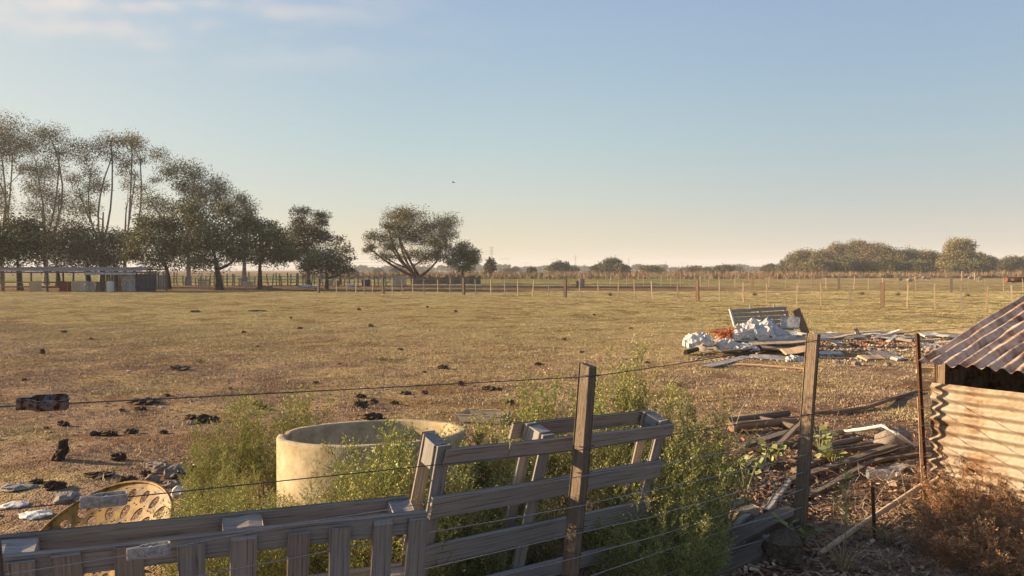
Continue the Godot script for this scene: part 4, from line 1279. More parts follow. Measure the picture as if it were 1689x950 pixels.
func scrap() -> void:
	# logs and planks behind the fence, right of the thicket
	var logs := [[1200, 702, 1300, 690, 0.05, "upper weathered log of the bundle right of the thicket"], [1206, 712, 1312, 703, 0.055, "front weathered log of the bundle right of the thicket"], [1240, 694, 1316, 712, 0.045, "split log lying askew on the bundle right of the thicket"], [1335, 736, 1392, 716, 0.04, "short dark log behind the tall wooden post"], [1345, 748, 1420, 728, 0.035, "thin dark log beside the short log behind the post"]]
	for l in logs:
		rod("log", l[5], "log", [gp(l[0], l[1], l[4]), gp((l[0] + l[2]) / 2, (l[1] + l[3]) / 2, l[4] * 1.3), gp(l[2], l[3], l[4])], l[4], M.dark_wood[rng.randi() % 4], 9, l[4] * 0.8)
	var pl := [
		[1220, 748, 1326, 715, 0.05, 0.13, 0.04, "long grey plank sloping up towards the tall wooden post", M.dark_wood],
		[1270, 766, 1322, 716, 0.13, 0.07, 0.035, "short plank crossing over the long grey plank", M.post_wood],
		[1198, 788, 1265, 764, 0.03, 0.1, 0.05, "brown plank half hidden at the thicket's edge", M.dark_wood],
		[1300, 800, 1492, 738, 0.04, 0.1, 0.05, "longest dark plank lying from the post towards the shed", M.dark_wood],
		[1310, 782, 1392, 752, 0.04, 0.08, 0.04, "reddish brown plank beneath the tall post's right side", M.post_wood],
		[1330, 822, 1420, 780, 0.02, 0.07, 0.035, "thin dark plank nearest the post on the right", M.dark_wood],
		[1152, 940, 1308, 862, 0.06, 0.17, 0.08, "thick old timber beam in the foreground left of the tall post", M.dark_wood],
		[1165, 958, 1290, 905, 0.03, 0.15, 0.05, "flat board lying just in front of the thick beam", M.dark_wood],
		[1207, 862, 1248, 856, 0.05, 0.09, 0.06, "stubby sawn off timber piece among the wood chips", M.pale_wood],
		[1160, 846, 1205, 832, 0.04, 0.06, 0.04, "pale stick lying by the blue grey pipes", M.pale_wood],
		[1280, 838, 1300, 806, 0.05, 0.05, 0.03, "grey split stick pointing up beside the tall post", M.grey_wood],
		[1204, 898, 1234, 862, 0.04, 0.06, 0.04, "grey wedge of split wood before the stubby timber", M.grey_wood],
		[1262, 858, 1282, 830, 0.05, 0.05, 0.05, "broken offcut leaning in the wood chips", M.grey_wood],
		[1420, 770, 1512, 752, 0.02, 0.07, 0.03, "flat brown plank between the rock and the shed", M.dark_wood],
		[1362, 760, 1450, 742, 0.05, 0.05, 0.04, "plank partly buried left of the round rock", M.dark_wood]]
	for l in pl:
		plank("scrap_plank", l[7], "plank", gp(l[0], l[1], l[4]), gp(l[2], l[3], l[4] + 0.01), l[6], l[5], l[8])
	rod("hose", "long dark pipe lying across the ground towards the shed", "pipe", [gp(1335, 688, 0.03), gp(1380, 684, 0.03), gp(1430, 674, 0.03), gp(1475, 660, 0.03), gp(1516, 648, 0.03)], 0.024, M.dark_wood[0], 7)
	rod("white_pipe", "bent white plastic pipe propped over the round rock", "pipe", [gp(1386, 714, 0.03), at(1420, 708, 8.25), at(1456, 702, 8.1), at(1457, 703, 8.1), at(1480, 716, 7.6), gp(1507, 738, 0.03)], 0.018, M.white_plastic, 7)
	rod("blue_pipe", "blue grey plastic pipe at the thicket's lower right", "pipe", [gp(1165, 858, 0.04), gp(1222, 840, 0.04)], 0.035, M.grey_plastic, 8)
	rod("blue_pipe", "second blue grey pipe end nearer the thicket", "pipe", [gp(1150, 842, 0.04), gp(1195, 838, 0.04)], 0.03, M.grey_plastic, 8)
	rod("bamboo_pole", "straight pale cane pole slanting from the ground to the iron post", "pole", [gp(1352, 915, 0.02), gp(1400, 884, 0.02).lerp(at(1520, 801, 6.25), 0.1), at(1520, 801, 6.25)], 0.019, M.pale_wood[1], 8)
	var sk := gp(1444, 889)
	rod("iron_stake", "short rusty iron stake standing in the dirt by the cane pole", "stake", [sk - Vector3(0, 0.1, 0), at(1439, 803, -sk.z)], 0.012, M.iron, 6)
	var rk := solo("rock", "rounded brown rock beneath the bent white pipe", "rock", blob_mesh(Vector3(0.2, 0.15, 0.17), 5, 0.35, 1.1, 10), M.stone[0], gp(1474, 738, 0.06))
	rk.rotation.y = 0.6
	solo("rock", "dark burnt looking stump at the foot of the tall wooden post", "stump", blob_mesh(Vector3(0.12, 0.14, 0.11), 9, 0.4, 1.5, 9, true), M.bark, gp(1292, 930, 0.07))
	solo("rock", "pale chipped stone against the burnt stump", "rock", blob_mesh(Vector3(0.07, 0.1, 0.06), 19, 0.5, 1.6, 7, true), M.stone[1], gp(1268, 925, 0.05))
	# plastic bottle
	var bt := thing("plastic_bottle", "clear plastic bottle lying on the dirt left of the iron post", "bottle", gp(1456, 795, 0.045))
	var m := MB.new()
	m.tube([Vector3(-0.13, 0, 0), Vector3(-0.12, 0, 0), Vector3(0.04, 0, 0), Vector3(0.09, 0, 0), Vector3(0.115, 0, 0)], [0.036, 0.044, 0.044, 0.018, 0.015], 12)
	var pm := StandardMaterial3D.new()
	pm.albedo_color = Color(0.8, 0.82, 0.8, 0.2)
	pm.transparency = BaseMaterial3D.TRANSPARENCY_ALPHA
	pm.roughness = 0.2
	part(bt, "body", m.mesh(), pm)
	m = MB.new()
	m.tube([Vector3(0.113, 0, 0), Vector3(0.135, 0, 0)], [0.018, 0.018], 10)
	part(bt, "cap", m.mesh(), M.white_plastic)
	var sheets := [[1482, 774, 0.13, 0.06, "thin grey sheet lying flat right of the plastic bottle", M.old_sheet[0]], [1237, 772, 0.08, 0.04, "small white sheet on the dirt between the planks", M.white_board[0]], [1472, 806, 0.07, 0.03, "torn pale cardboard below the bottle", M.pale_wood[0]]]
	for s in sheets:
		var o := solo("flat_sheet", s[4], "sheet", board_mesh(s[2] * 2, 0.012, s[3] * 2, 0.006), s[5], gp(s[0], s[1], 0.025))
		o.rotation = Vector3(0.06, rng.randf() * 2.0, 0.05)
	# wood chips, bits of rubble: uncountable
	var chips := []
	for i in 4:
		chips.append(board_mesh(rng.randf_range(0.02, 0.05), 0.006, rng.randf_range(0.008, 0.016), 0.003, 1))
	var spots := []
	for i in 9000:
		var px := rng.randf_range(1150, 1530)
		var py := rng.randf_range(690, 960)
		var w := exp(-pow((px - 1235) / 95.0, 2) - pow((py - 855) / 70.0, 2))
		if rng.randf() > 0.16 + w:
			continue
		var p := gp(px, py, rng.randf_range(0.002, 0.03))
		var b := Basis.from_euler(Vector3(rng.randfn(0, 0.5), rng.randf() * TAU, rng.randfn(0, 0.4))).scaled(Vector3.ONE * rng.randf_range(0.4, 1.7))
		var k := rng.randf_range(0.6, 1.25)
		spots.append([Transform3D(b, p), [Color(0.33, 0.23, 0.15), Color(0.2, 0.13, 0.09), Color(0.36, 0.29, 0.22), Color(0.27, 0.16, 0.1)][rng.randi() % 4] * k])
	scatter("wood_chips", "loose wood chips and splinters littering the dirt beside the thicket", "wood chips", chips, spots, M.v)
	var tw := []
	for i in 4:
		var m2 := MB.new()
		var pts := [Vector3(-0.12, 0, 0)]
		for k in 4:
			pts.append(pts[-1] + Vector3(0.06, rng.randfn(0, 0.012), rng.randfn(0, 0.02)))
		m2.tube(pts, [0.0025, 0.0025, 0.002, 0.0015, 0.001], 3, false)
		tw.append(m2.mesh())
	spots = []
	for i in 900:
		var p := gp(rng.randf_range(1150, 1720), rng.randf_range(690, 940), rng.randf_range(0.0, 0.05))
		var b := Basis.from_euler(Vector3(rng.randfn(0, 0.3), rng.randf() * TAU, rng.randfn(0, 0.35))).scaled(Vector3.ONE * rng.randf_range(0.3, 1.1))
		spots.append([Transform3D(b, p), [Color(0.4, 0.31, 0.21), Color(0.26, 0.17, 0.11), Color(0.32, 0.28, 0.24)][rng.randi() % 3] * rng.randf_range(0.7, 1.2)])
	scatter("dry_twigs", "thin dry twigs and stalks strewn over the dirt by the shed", "twigs", tw, spots, M.v)
	# small clods and dry bits on the bare earth by the shed and in the paddock
	var clods := []
	for i in 3:
		clods.append(blob_mesh(Vector3(0.02, 0.012, 0.018), 60 + i, 0.5, 1.5, 4, true))
	spots = []
	for i in 9000:
		var d := sqrt(rng.randf_range(16.0, 400.0))
		var x := rng.randf_range(-0.68, 0.68) * d
		var keep := 1.0 if (x > 1.2 and d < 9.0) else 0.45
		if rng.randf() > keep:
			continue
		var k := rng.randf_range(0.5, 1.1)
		var s := rng.randf_range(0.35, 1.3)
		spots.append([Transform3D(Basis(Vector3.UP, rng.randf() * TAU).scaled(Vector3.ONE * s), Vector3(x, gh(x, -d), -d)), Color(0.25, 0.16, 0.1) * k])
	scatter("clods", "crumbs of earth and dry dung scattered over the paddock", "clods", clods, spots, M.v)

func paddock_litter() -> void:
	# dried dung clods: [px, py of the base, width px, height px]
	var clod := []
	for i in 6:
		clod.append(blob_mesh(Vector3(0.5, 0.5, 0.5), 200 + i, 1.0, 2.1, 11, true))
	var dd := [[236, 664, 42, 10], [201, 677, 10, 5], [231, 676, 19, 6], [105, 700, 16, 9], [157, 717, 17, 7], [180, 717, 24, 8], [216, 714, 18, 9], [76, 707, 8, 4], [195, 760, 24, 12], [316, 692, 18, 8], [340, 697, 34, 14], [424, 668, 16, 8], [433, 675, 14, 8], [595, 676, 26, 13], [617, 668, 14, 9], [617, 697, 26, 12], [595, 656, 16, 7], [650, 666, 14, 6], [668, 650, 16, 6], [700, 650, 12, 6], [760, 632, 9, 7], [808, 642, 20, 8], [824, 643, 8, 6], [730, 607, 16, 7], [841, 668, 12, 10], [295, 611, 34, 7], [70, 584, 8, 8], [612, 540, 7, 5], [402, 551, 7, 4], [495, 543, 8, 4], [105, 547, 9, 4], [480, 526, 4, 4], [592, 511, 6, 4], [752, 515, 5, 4], [705, 508, 4, 3], [425, 573, 5, 3], [660, 575, 8, 4], [150, 560, 6, 3], [322, 514, 16, 3], [425, 512, 24, 3], [888, 600, 14, 5], [1010, 660, 8, 5], [930, 560, 6, 4], [1040, 542, 7, 3], [980, 520, 5, 3], [960, 580, 6, 4], [40, 625, 8, 4], [275, 655, 10, 5], [520, 630, 8, 4], [380, 640, 7, 4], [270, 716, 12, 6], [165, 790, 40, 8], [90, 812, 30, 14], [60, 800, 20, 8], [210, 800, 24, 12], [240, 788, 18, 9], [1120, 640, 8, 5], [1068, 600, 7, 4], [700, 612, 6, 3], [560, 600, 6, 3]]
	for i in dd.size():
		var a: Array = dd[i]
		var p := gp(a[0], a[1])
		var k := -p.z / F
		var s := Vector3(a[2] * k, a[3] * k * 1.15, maxf(a[2], a[3]) * k * 0.75)
		var o := solo("dung_clod", "%s dark dung clod lying %s on the %s of the paddock" % ["wide" if a[2] > 17 else ("medium" if a[2] > 9 else "small"), "near the fence" if a[1] > 690 else ("midway out" if a[1] > 595 else "far out"), "left edge" if a[0] < 150 else ("left side" if a[0] < 450 else ("middle" if a[0] < 780 else "right side"))], "dung", clod[i % 6], M.dung, p + Vector3(0, s.y * 0.26, 0), "dried dung clods on the paddock")
		o.transform.basis = Basis(Vector3.UP, rng.randf_range(-0.4, 0.4)).scaled_local(s)
	var up := gp(100, 763)
	var o := solo("dung_clod", "upright knobbly dark dung clod casting a long shadow, at the far left", "dung", clod[2], M.dung, up + Vector3(0, 0.07, 0))
	o.transform.basis = Basis.from_euler(Vector3(0, 0.3, -0.35)).scaled_local(Vector3(0.1, 0.19, 0.11))
	# pale litter scraps
	var k2 := 0
	for a in [[268, 672, 9, "white scrap left of the weeds, below the top wire"], [213, 613, 8, "small white scrap left of the wide flat dung clod"], [266, 585, 5, "tiny white scrap in the left middle of the paddock"], [37, 594, 5, "tiny white scrap near the left edge of the paddock"], [840, 604, 7, "pale scrap just above the top wire left of the square post"], [516, 544, 8, "pale scrap beside the far dark clod"], [357, 591, 5, "white scrap near the low grass tuft"], [1006, 557, 5, "pale scrap in the middle of the paddock towards the heap"]]:
		var s := solo("litter_scrap", a[3], "litter", blob_mesh(Vector3(0.5, 0.14, 0.35), 300 + k2, 0.9, 1.6, 6, true), M.white_plastic, gp(a[0], a[1], 0.012))
		var q: float = a[2] * -s.position.z / F
		s.scale = Vector3(q, q, q)
		k2 += 1
	# stones and rubbish left of the thicket
	for a in [[268, 782, 0.09, 0.06, "rounded brown grey stone leftmost of the rubble by the weeds", 0], [290, 790, 0.1, 0.075, "largest grey stone in the rubble left of the weeds", 1], [258, 770, 0.08, 0.03, "flat pale stone at the back of the rubble", 2], [305, 778, 0.05, 0.05, "small white topped stone in the rubble", 1], [300, 822, 0.08, 0.06, "white lump of stone right of the ochre disc", 3], [283, 808, 0.08, 0.045, "brown stone between the disc and the weeds", 0], [252, 798, 0.06, 0.045, "brown clod stone above the disc's right end", 0], [112, 832, 0.1, 0.05, "pale stone behind the upper edge of the ochre disc", 2], [60, 855, 0.11, 0.02, "flat white chip left of the ochre disc", 3], [25, 838, 0.1, 0.018, "thin white shard at the far left below the second wire", 3], [30, 808, 0.14, 0.03, "flat pale earth lump at the left edge", 2], [315, 700, 0.05, 0.03, "small pale stone beside the twin dung clods", 2]]:
		solo("stone", a[4], "stone", blob_mesh(Vector3(a[2], a[3], a[2] * 0.8), 400 + int(a[0]), 0.6, 1.2, 7, true), M.white_plastic if a[5] == 3 else M.stone[a[5]], gp(a[0], a[1], a[3] * 0.4))
	solo("black_plastic", "crumpled black plastic lying in the rubble left of the weeds", "plastic", blob_mesh(Vector3(0.17, 0.04, 0.1), 55, 0.9, 1.5, 12), M.black, gp(335, 778, 0.02))
	solo("black_plastic", "small black plastic scrap beside the white topped stone", "plastic", blob_mesh(Vector3(0.07, 0.04, 0.05), 56, 0.9, 1.5, 9), M.black, gp(298, 792, 0.02))
	# broken tray of boards
	var c := gp(798, 696)
	var t := thing("broken_tray", "broken shallow wooden tray lying behind the concrete ring", "tray", c)
	var x := Vector3(0.95, 0, 0.3)
	var z := Vector3(-0.3, 0, 0.95)
	for q in [[-0.27, 0.2, 0.27, 0.2], [-0.27, -0.2, 0.27, -0.2], [-0.27, -0.18, -0.27, 0.18], [0.27, -0.18, 0.27, 0.18]]:
		board(t, "side_board", c + x * q[0] + z * q[1] + Vector3(0, 0.05, 0), c + x * q[2] + z * q[3] + Vector3(0, 0.05, 0), 0.09, 0.018, Vector3.UP, M.pale_wood)
	board(t, "base_board", c + x * -0.26 + Vector3(0, 0.015, 0), c + x * 0.26 + Vector3(0, 0.015, 0), 0.012, 0.3, Vector3.UP, M.dark_wood)

func heap() -> void:
	# slatted pallet propped up at the back of the heap
	var d := 18.6
	var bl := at(1222, 549, d)
	var br := at(1318, 549, d + 0.3)
	var tl := at(1206, 510, d + 0.25)
	var tr := at(1296, 505, d + 0.55)
	var c := (bl + br) / 2
	c.y = gh(c.x, c.z)
	bl.y = 0.05; br.y = 0.05
	var t := thing("slatted_pallet", "grey slatted pallet propped up at the back of the rubbish heap", "pallet", c)
	var fn := (br - bl).cross(tl - bl).normalized()
	if fn.z < 0: fn = -fn
	for i in 9:
		var f := (i + 0.5) / 9.0
		board(t, "slat", bl.lerp(tl, f), br.lerp(tr, f), (tl - bl).length() / 9.0 - 0.018, 0.02, tl - bl, M.grey_wood)
	for f in [0.02, 0.5, 0.97]:
		var mt: Variant = M.pale_wood if f < 0.1 else M.grey_wood
		board(t, "stringer", bl.lerp(br, f) - fn * 0.055, tl.lerp(tr, f) - fn * 0.055, 0.09, 0.045, fn, mt)
	board(t, "edge_batten", bl + fn * 0.03 - (br - bl) * 0.03, tl + fn * 0.03 - (br - bl) * 0.03, 0.06, 0.05, fn, M.white_board).set_meta("label", "pale lit edge batten")
	for f in [0.35, 0.78]:
		var q := tl.lerp(tr, f)
		board(t, "white_peg", q + Vector3(0, -0.05, 0), q + Vector3(0, 0.06, 0), 0.035, 0.035, Vector3.RIGHT, M.white_board)
	plank("rust_board", "dark rusty panel standing at the right of the propped pallet", "panel", at(1330, 552, d + 0.3), at(1313, 511, d + 0.3), 0.02, 0.24, M.dark_wood, "", Vector3(0.5, 0, 0.85))
	# white sacks, crumpled sheets
	for a in [[1152, 560, 46, 28, 16.9, "leftmost crumpled white sack of the heap, beside the pipe end"], [1246, 545, 72, 44, 17.3, "largest white sack draped over the middle of the heap"], [1268, 536, 26, 28, 17.9, "bright white sack peaking before the slatted pallet"], [1228, 547, 46, 32, 17.2, "white sack left of the largest sack, above the orange netting"], [1280, 556, 60, 30, 17.2, "white sheeting spilling down the right of the heap"], [1201, 568, 34, 22, 16.8, "off white rag bundle at the front of the heap"], [1228, 572, 44, 16, 16.7, "grey white crumpled sheet along the heap's front foot"], [1310, 592, 34, 14, 15.8, "white lump at the heap's foot next to the tall post"], [1304, 563, 40, 14, 17.2, "crumpled white plastic low on the heap's right"]]:
		var p := at(a[0], a[1], a[4])
		var k: float = a[4] / F
		var r := Vector3(a[2] * k * 0.46, a[3] * k * 0.46, a[2] * k * 0.36)
		p.y = maxf(p.y, r.y * 0.3)
		solo("white_sack", a[5], "sack", sack_mesh(r, int(a[0])), M.sack[int(a[0]) % 3], p)
	for a in [[1302, 531, 28, 20, 18.0, "pale grey panel standing before the rusty board", 0.0], [1300, 549, 24, 12, 17.7, "lilac grey panel leaning below the pale panel", 0.1]]:
		var p := at(a[0], a[1], a[4])
		var w: float = a[2] * a[4] / F
		plank("leaning_sheet", a[5], "panel", p - Vector3(w / 2, 0, 0), p + Vector3(w / 2, -0.02, 0.1), a[3] * a[4] / F, 0.02, M.white_board, "", Vector3(0.1, 1, -0.3))
	# mounds under the rags
	solo("earth_mound", "mound of dirt and rags under the white sacks", "mound", blob_mesh(Vector3(1.1, 0.36, 0.7), 77, 0.45, 1.6, 16), M.stone[2], at(1248, 570, 17.6) * Vector3(1, 0, 1) + Vector3(0, 0.08, 0))
	# orange netting
	var net := MB.new()
	var nc := at(1204, 551, 17.2)
	for i in 220:
		var p := Vector3(rng.randfn(0, 0.16), rng.randfn(0, 0.045), rng.randfn(0, 0.1))
		var q := p + Vector3(rng.randfn(0, 0.1), rng.randfn(0, 0.06), rng.randfn(0, 0.06))
		net.tube([p, (p + q) / 2 + Vector3(0, 0.03, 0), q], [0.008, 0.008, 0.008], 4)
	solo("orange_netting", "tangle of orange netting on the left of the rubbish heap", "netting", net.mesh(), M.orange, nc)
	# boards of the heap: [x0 y0 d0 x1 y1 d1 width thick label material]
	var bs := [[1140, 573, 0, 1290, 590, 0, 0.11, 0.03, "longest pale plank along the front of the rubbish heap", M.pale_wood],
		[1165, 609, 0, 1234, 591, 0, 0.16, 0.025, "grey board lying on the grass in front of the heap, left one", M.old_sheet],
		[1236, 593, 0, 1332, 597, 0, 0.16, 0.025, "grey board lying in front of the heap, right one", M.old_sheet],
		[1212, 604, 0, 1330, 612, 0, 0.03, 0.02, "thin pale stick nearest in front of the heap", M.pale_wood],
		[1205, 560, 17.0, 1330, 562, 16.9, 0.1, 0.03, "pale plank across the middle of the heap", M.pale_wood],
		[1236, 567, 16.8, 1332, 560, 16.8, 0.2, 0.02, "broad pale board low on the right of the heap", M.pale_wood],
		[1255, 572, 16.6, 1334, 578, 16.6, 0.14, 0.03, "reddish pale plank at the right front of the heap", M.pale_wood],
		[1292, 580, 16.3, 1338, 574, 16.3, 0.24, 0.02, "round ended pale panel next to the tall post", M.pale_wood],
		[1308, 548, 18.2, 1350, 556, 17.5, 0.06, 0.03, "white batten sloping down behind the tall post", M.white_board],
		[1300, 558, 17.6, 1345, 566, 17.2, 0.05, 0.025, "second white batten sloping behind the tall post", M.white_board],
		[1160, 571, 16.9, 1216, 566, 17.0, 0.08, 0.03, "short pale plank below the leftmost sack", M.pale_wood],
		[1190, 580, 16.4, 1240, 574, 16.5, 0.06, 0.04, "short brown offcut at the heap's front", M.post_wood],
		[1212, 552, 17.5, 1262, 558, 17.2, 0.08, 0.025, "buff plank above the orange netting's right end", M.pale_wood]]
	for b in bs:
		var p: Vector3 = gp(b[0], b[1], 0.03) if b[2] == 0 else at(b[0], b[1], b[2])
		var q: Vector3 = gp(b[3], b[4], 0.03) if b[5] == 0 else at(b[3], b[4], b[5])
		plank("heap_plank", b[8], "plank", p, q, b[7], b[6] * 1.5, b[9], "", Vector3(-0.1, 0.95, 0.22))
	rod("pipe_end", "dark open ended pipe poking from the left end of the heap", "pipe", [at(1131, 565, 16.7) * Vector3(1, 0, 1) + Vector3(0, 0.08, 0), at(1150, 562, 17.3) * Vector3(1, 0, 1) + Vector3(0, 0.09, 0)], 0.05, M.black, 12)
	# the long low strip of demolition rubble right of the post
	var st := [[1345, 553, 1425, 556, 0.22, "dark grey sheet at the back of the rubble strip", M.old_sheet], [1380, 560, 1490, 549, 0.1, "long grey board across the back of the rubble strip", M.grey_wood], [1350, 558, 1382, 570, 0.08, "white broken batten sloping at the strip's left end", M.white_board], [1410, 540, 1417, 553, 0.1, "pale stake standing up at the back of the strip", M.grey_wood], [1465, 566, 1478, 554, 0.14, "tilted pale slab in the middle of the strip", M.white_board], [1484, 556, 1508, 564, 0.1, "pale slab right of the tilted slab", M.white_board], [1520, 553, 1545, 551, 0.14, "white sheet at the back right of the strip", M.white_board], [1530, 560, 1575, 553, 0.08, "pale stick at the strip's right end", M.grey_wood], [1550, 553, 1600, 556, 0.2, "grey sheet at the far right of the strip", M.old_sheet], [1440, 590, 1476, 590, 0.26, "grey concrete slab lying in front of the rubble strip", M.stone], [1420, 594, 1452, 592, 0.16, "pale plasterboard piece left of the concrete slab", M.pale_wood], [1474, 594, 1486, 596, 0.1, "small white block right of the concrete slab", M.white_board], [1345, 587, 1388, 586, 0.1, "white strip lying right of the tall post", M.white_board], [1376, 566, 1386, 570, 0.1, "small white block at the strip's left", M.white_board], [1405, 568, 1412, 574, 0.1, "brown brick sized block in the strip", M.brick_red], [1425, 562, 1432, 570, 0.1, "red block in the middle left of the strip", M.brick_red], [1525, 576, 1552, 574, 0.2, "pale lump of concrete near the shed roof", M.white_board], [1440, 556, 1470, 553, 0.08, "grey bar lying on the strip's crest", M.grey_wood], [1500, 560, 1516, 552, 0.08, "white batten left of the iron post's top", M.white_board]]
	for b in st:
		var y: float = maxf(b[1], b[3])
		var up: bool = absf(b[1] - b[3]) > 6
		var base := gp(b[0], maxf(y, 562.0))
		var k := -base.z
		var p := at(b[0], b[1], k)
		var q := at(b[2], b[3], k + (0.4 if up else 0.1))
		p.y = maxf(p.y, 0.05)
		q.y = maxf(q.y, 0.05)
		plank("rubble_board", b[5], "rubble", p, q, 0.04 if b[4] > 0.11 else 0.05, b[4] * (0.8 if up else 1.6), b[6], "", Vector3(0, 1, 0.25))
	for a in [[1455, 562, 0.11, "grey rounded concrete lump in the middle of the rubble strip", 1], [1540, 582, 0.15, "pale concrete lump just left of the shed roof", 1], [1464, 606, 0.07, "small pale stone in front of the concrete slab", 3], [1412, 605, 0.08, "pale stone on the grass below the strip", 3], [1380, 600, 0.07, "small pale rubble piece right of the tall post", 3], [1435, 578, 0.06, "pale chip before the strip's red bricks", 3], [1356, 575, 0.09, "brown lump just right of the tall post's top", 0]]:
		solo("rubble_stone", a[3], "rubble", blob_mesh(Vector3(a[2], a[2] * 0.7, a[2]), int(a[0]) + 7, 0.6, 1.3, 7, true), M.stone[a[4]], gp(a[0], a[1], a[2] * 0.3))
	for i in 26:
		var p := gp(rng.randf_range(1345, 1590), rng.randf_range(556, 572), rng.randf_range(0.05, 0.16))
		var an := rng.randfn(0, 0.5)
		var v := Vector3(cos(an), rng.randfn(0, 0.12), sin(an)) * rng.randf_range(0.25, 0.7)
		plank("broken_board", "small broken board lying in the demolition rubble strip", "board", p - v * 0.5, p + v * 0.5, 0.025, rng.randf_range(0.06, 0.16), [M.pale_wood, M.grey_wood, M.white_board][i % 3], "broken boards in the rubble strip", Vector3(rng.randfn(0, 0.3), 1, 0.2))
	var bits := []
	for i in 4:
		bits.append(blob_mesh(Vector3(0.03, 0.015, 0.026), 500 + i, 0.6, 1.4, 4, true))
	var sp := []
	for i in 1700:
		var px := rng.randf_range(1340, 1610)
		var py := rng.randfn(568, 9)
		var front := rng.randf() < 0.2
		if front:
			px = rng.randf_range(1140, 1520)
			py = rng.randf_range(568, 598)
		if py < 552:
			continue
		var red := rng.randf() < (0.55 if py > 560 and py < 578 and not front else 0.12)
		var c2: Color = Color(0.33, 0.16, 0.1) if red else [Color(0.4, 0.34, 0.27), Color(0.27, 0.2, 0.14), Color(0.45, 0.38, 0.3)][rng.randi() % 3]
		sp.append([Transform3D(Basis.from_euler(Vector3(rng.randf(), rng.randf() * 6, 0)).scaled(Vector3.ONE * rng.randf_range(0.3, 1.4)), gp(px, py, 0.02)), c2 * rng.randf_range(0.7, 1.15)])
	scatter("rubble_bits", "crumbled red brick and mortar bits strewn along the rubble strip", "rubble", bits, sp, M.v)

# ---------------------------------------------------------------- far fences, shelter, animals, pylons
func far_fence(label: String, posts: Array, battens: Array, curve: Callable, wires: Array, hp: float) -> void:
	var base: Vector3 = curve.call(posts[posts.size() / 2])
	var t := thing("paddock_fence", label, "fence", base)
	var all := posts + battens
	all.sort()
	for px in posts:
		var p: Vector3 = curve.call(px)
		var ln := Vector3(rng.randfn(0, 0.03), 0, 0)
		board(t, "post", p - Vector3(0, 0.2, 0), p + Vector3(0, hp, 0) + ln, 0.17, 0.16, Vector3(1, 0, 0.6), M.dark_wood, 0.01)
	for px in battens:
		var p: Vector3 = curve.call(px)
		var ln := Vector3(rng.randfn(0, 0.04), 0, rng.randfn(0, 0.02))
		board(t, "batten", p + Vector3(0, 0.02, 0), p + Vector3(0, hp - rng.randf_range(0.02, 0.12), 0) + ln, 0.06, 0.055, Vector3(1, 0, 0.6), M.pale_wood if rng.randf() < 0.7 else M.grey_wood, 0.006)
	for h in wires:
		var m := MB.new()
		var pts := []
		var rad := []
		for px in all:
			pts.append(curve.call(px) + Vector3(0, h, 0.05) - base)
			rad.append(0.006)
		m.tube(pts, rad, 4)
		part(t, "wire", m.mesh(), M.wire)

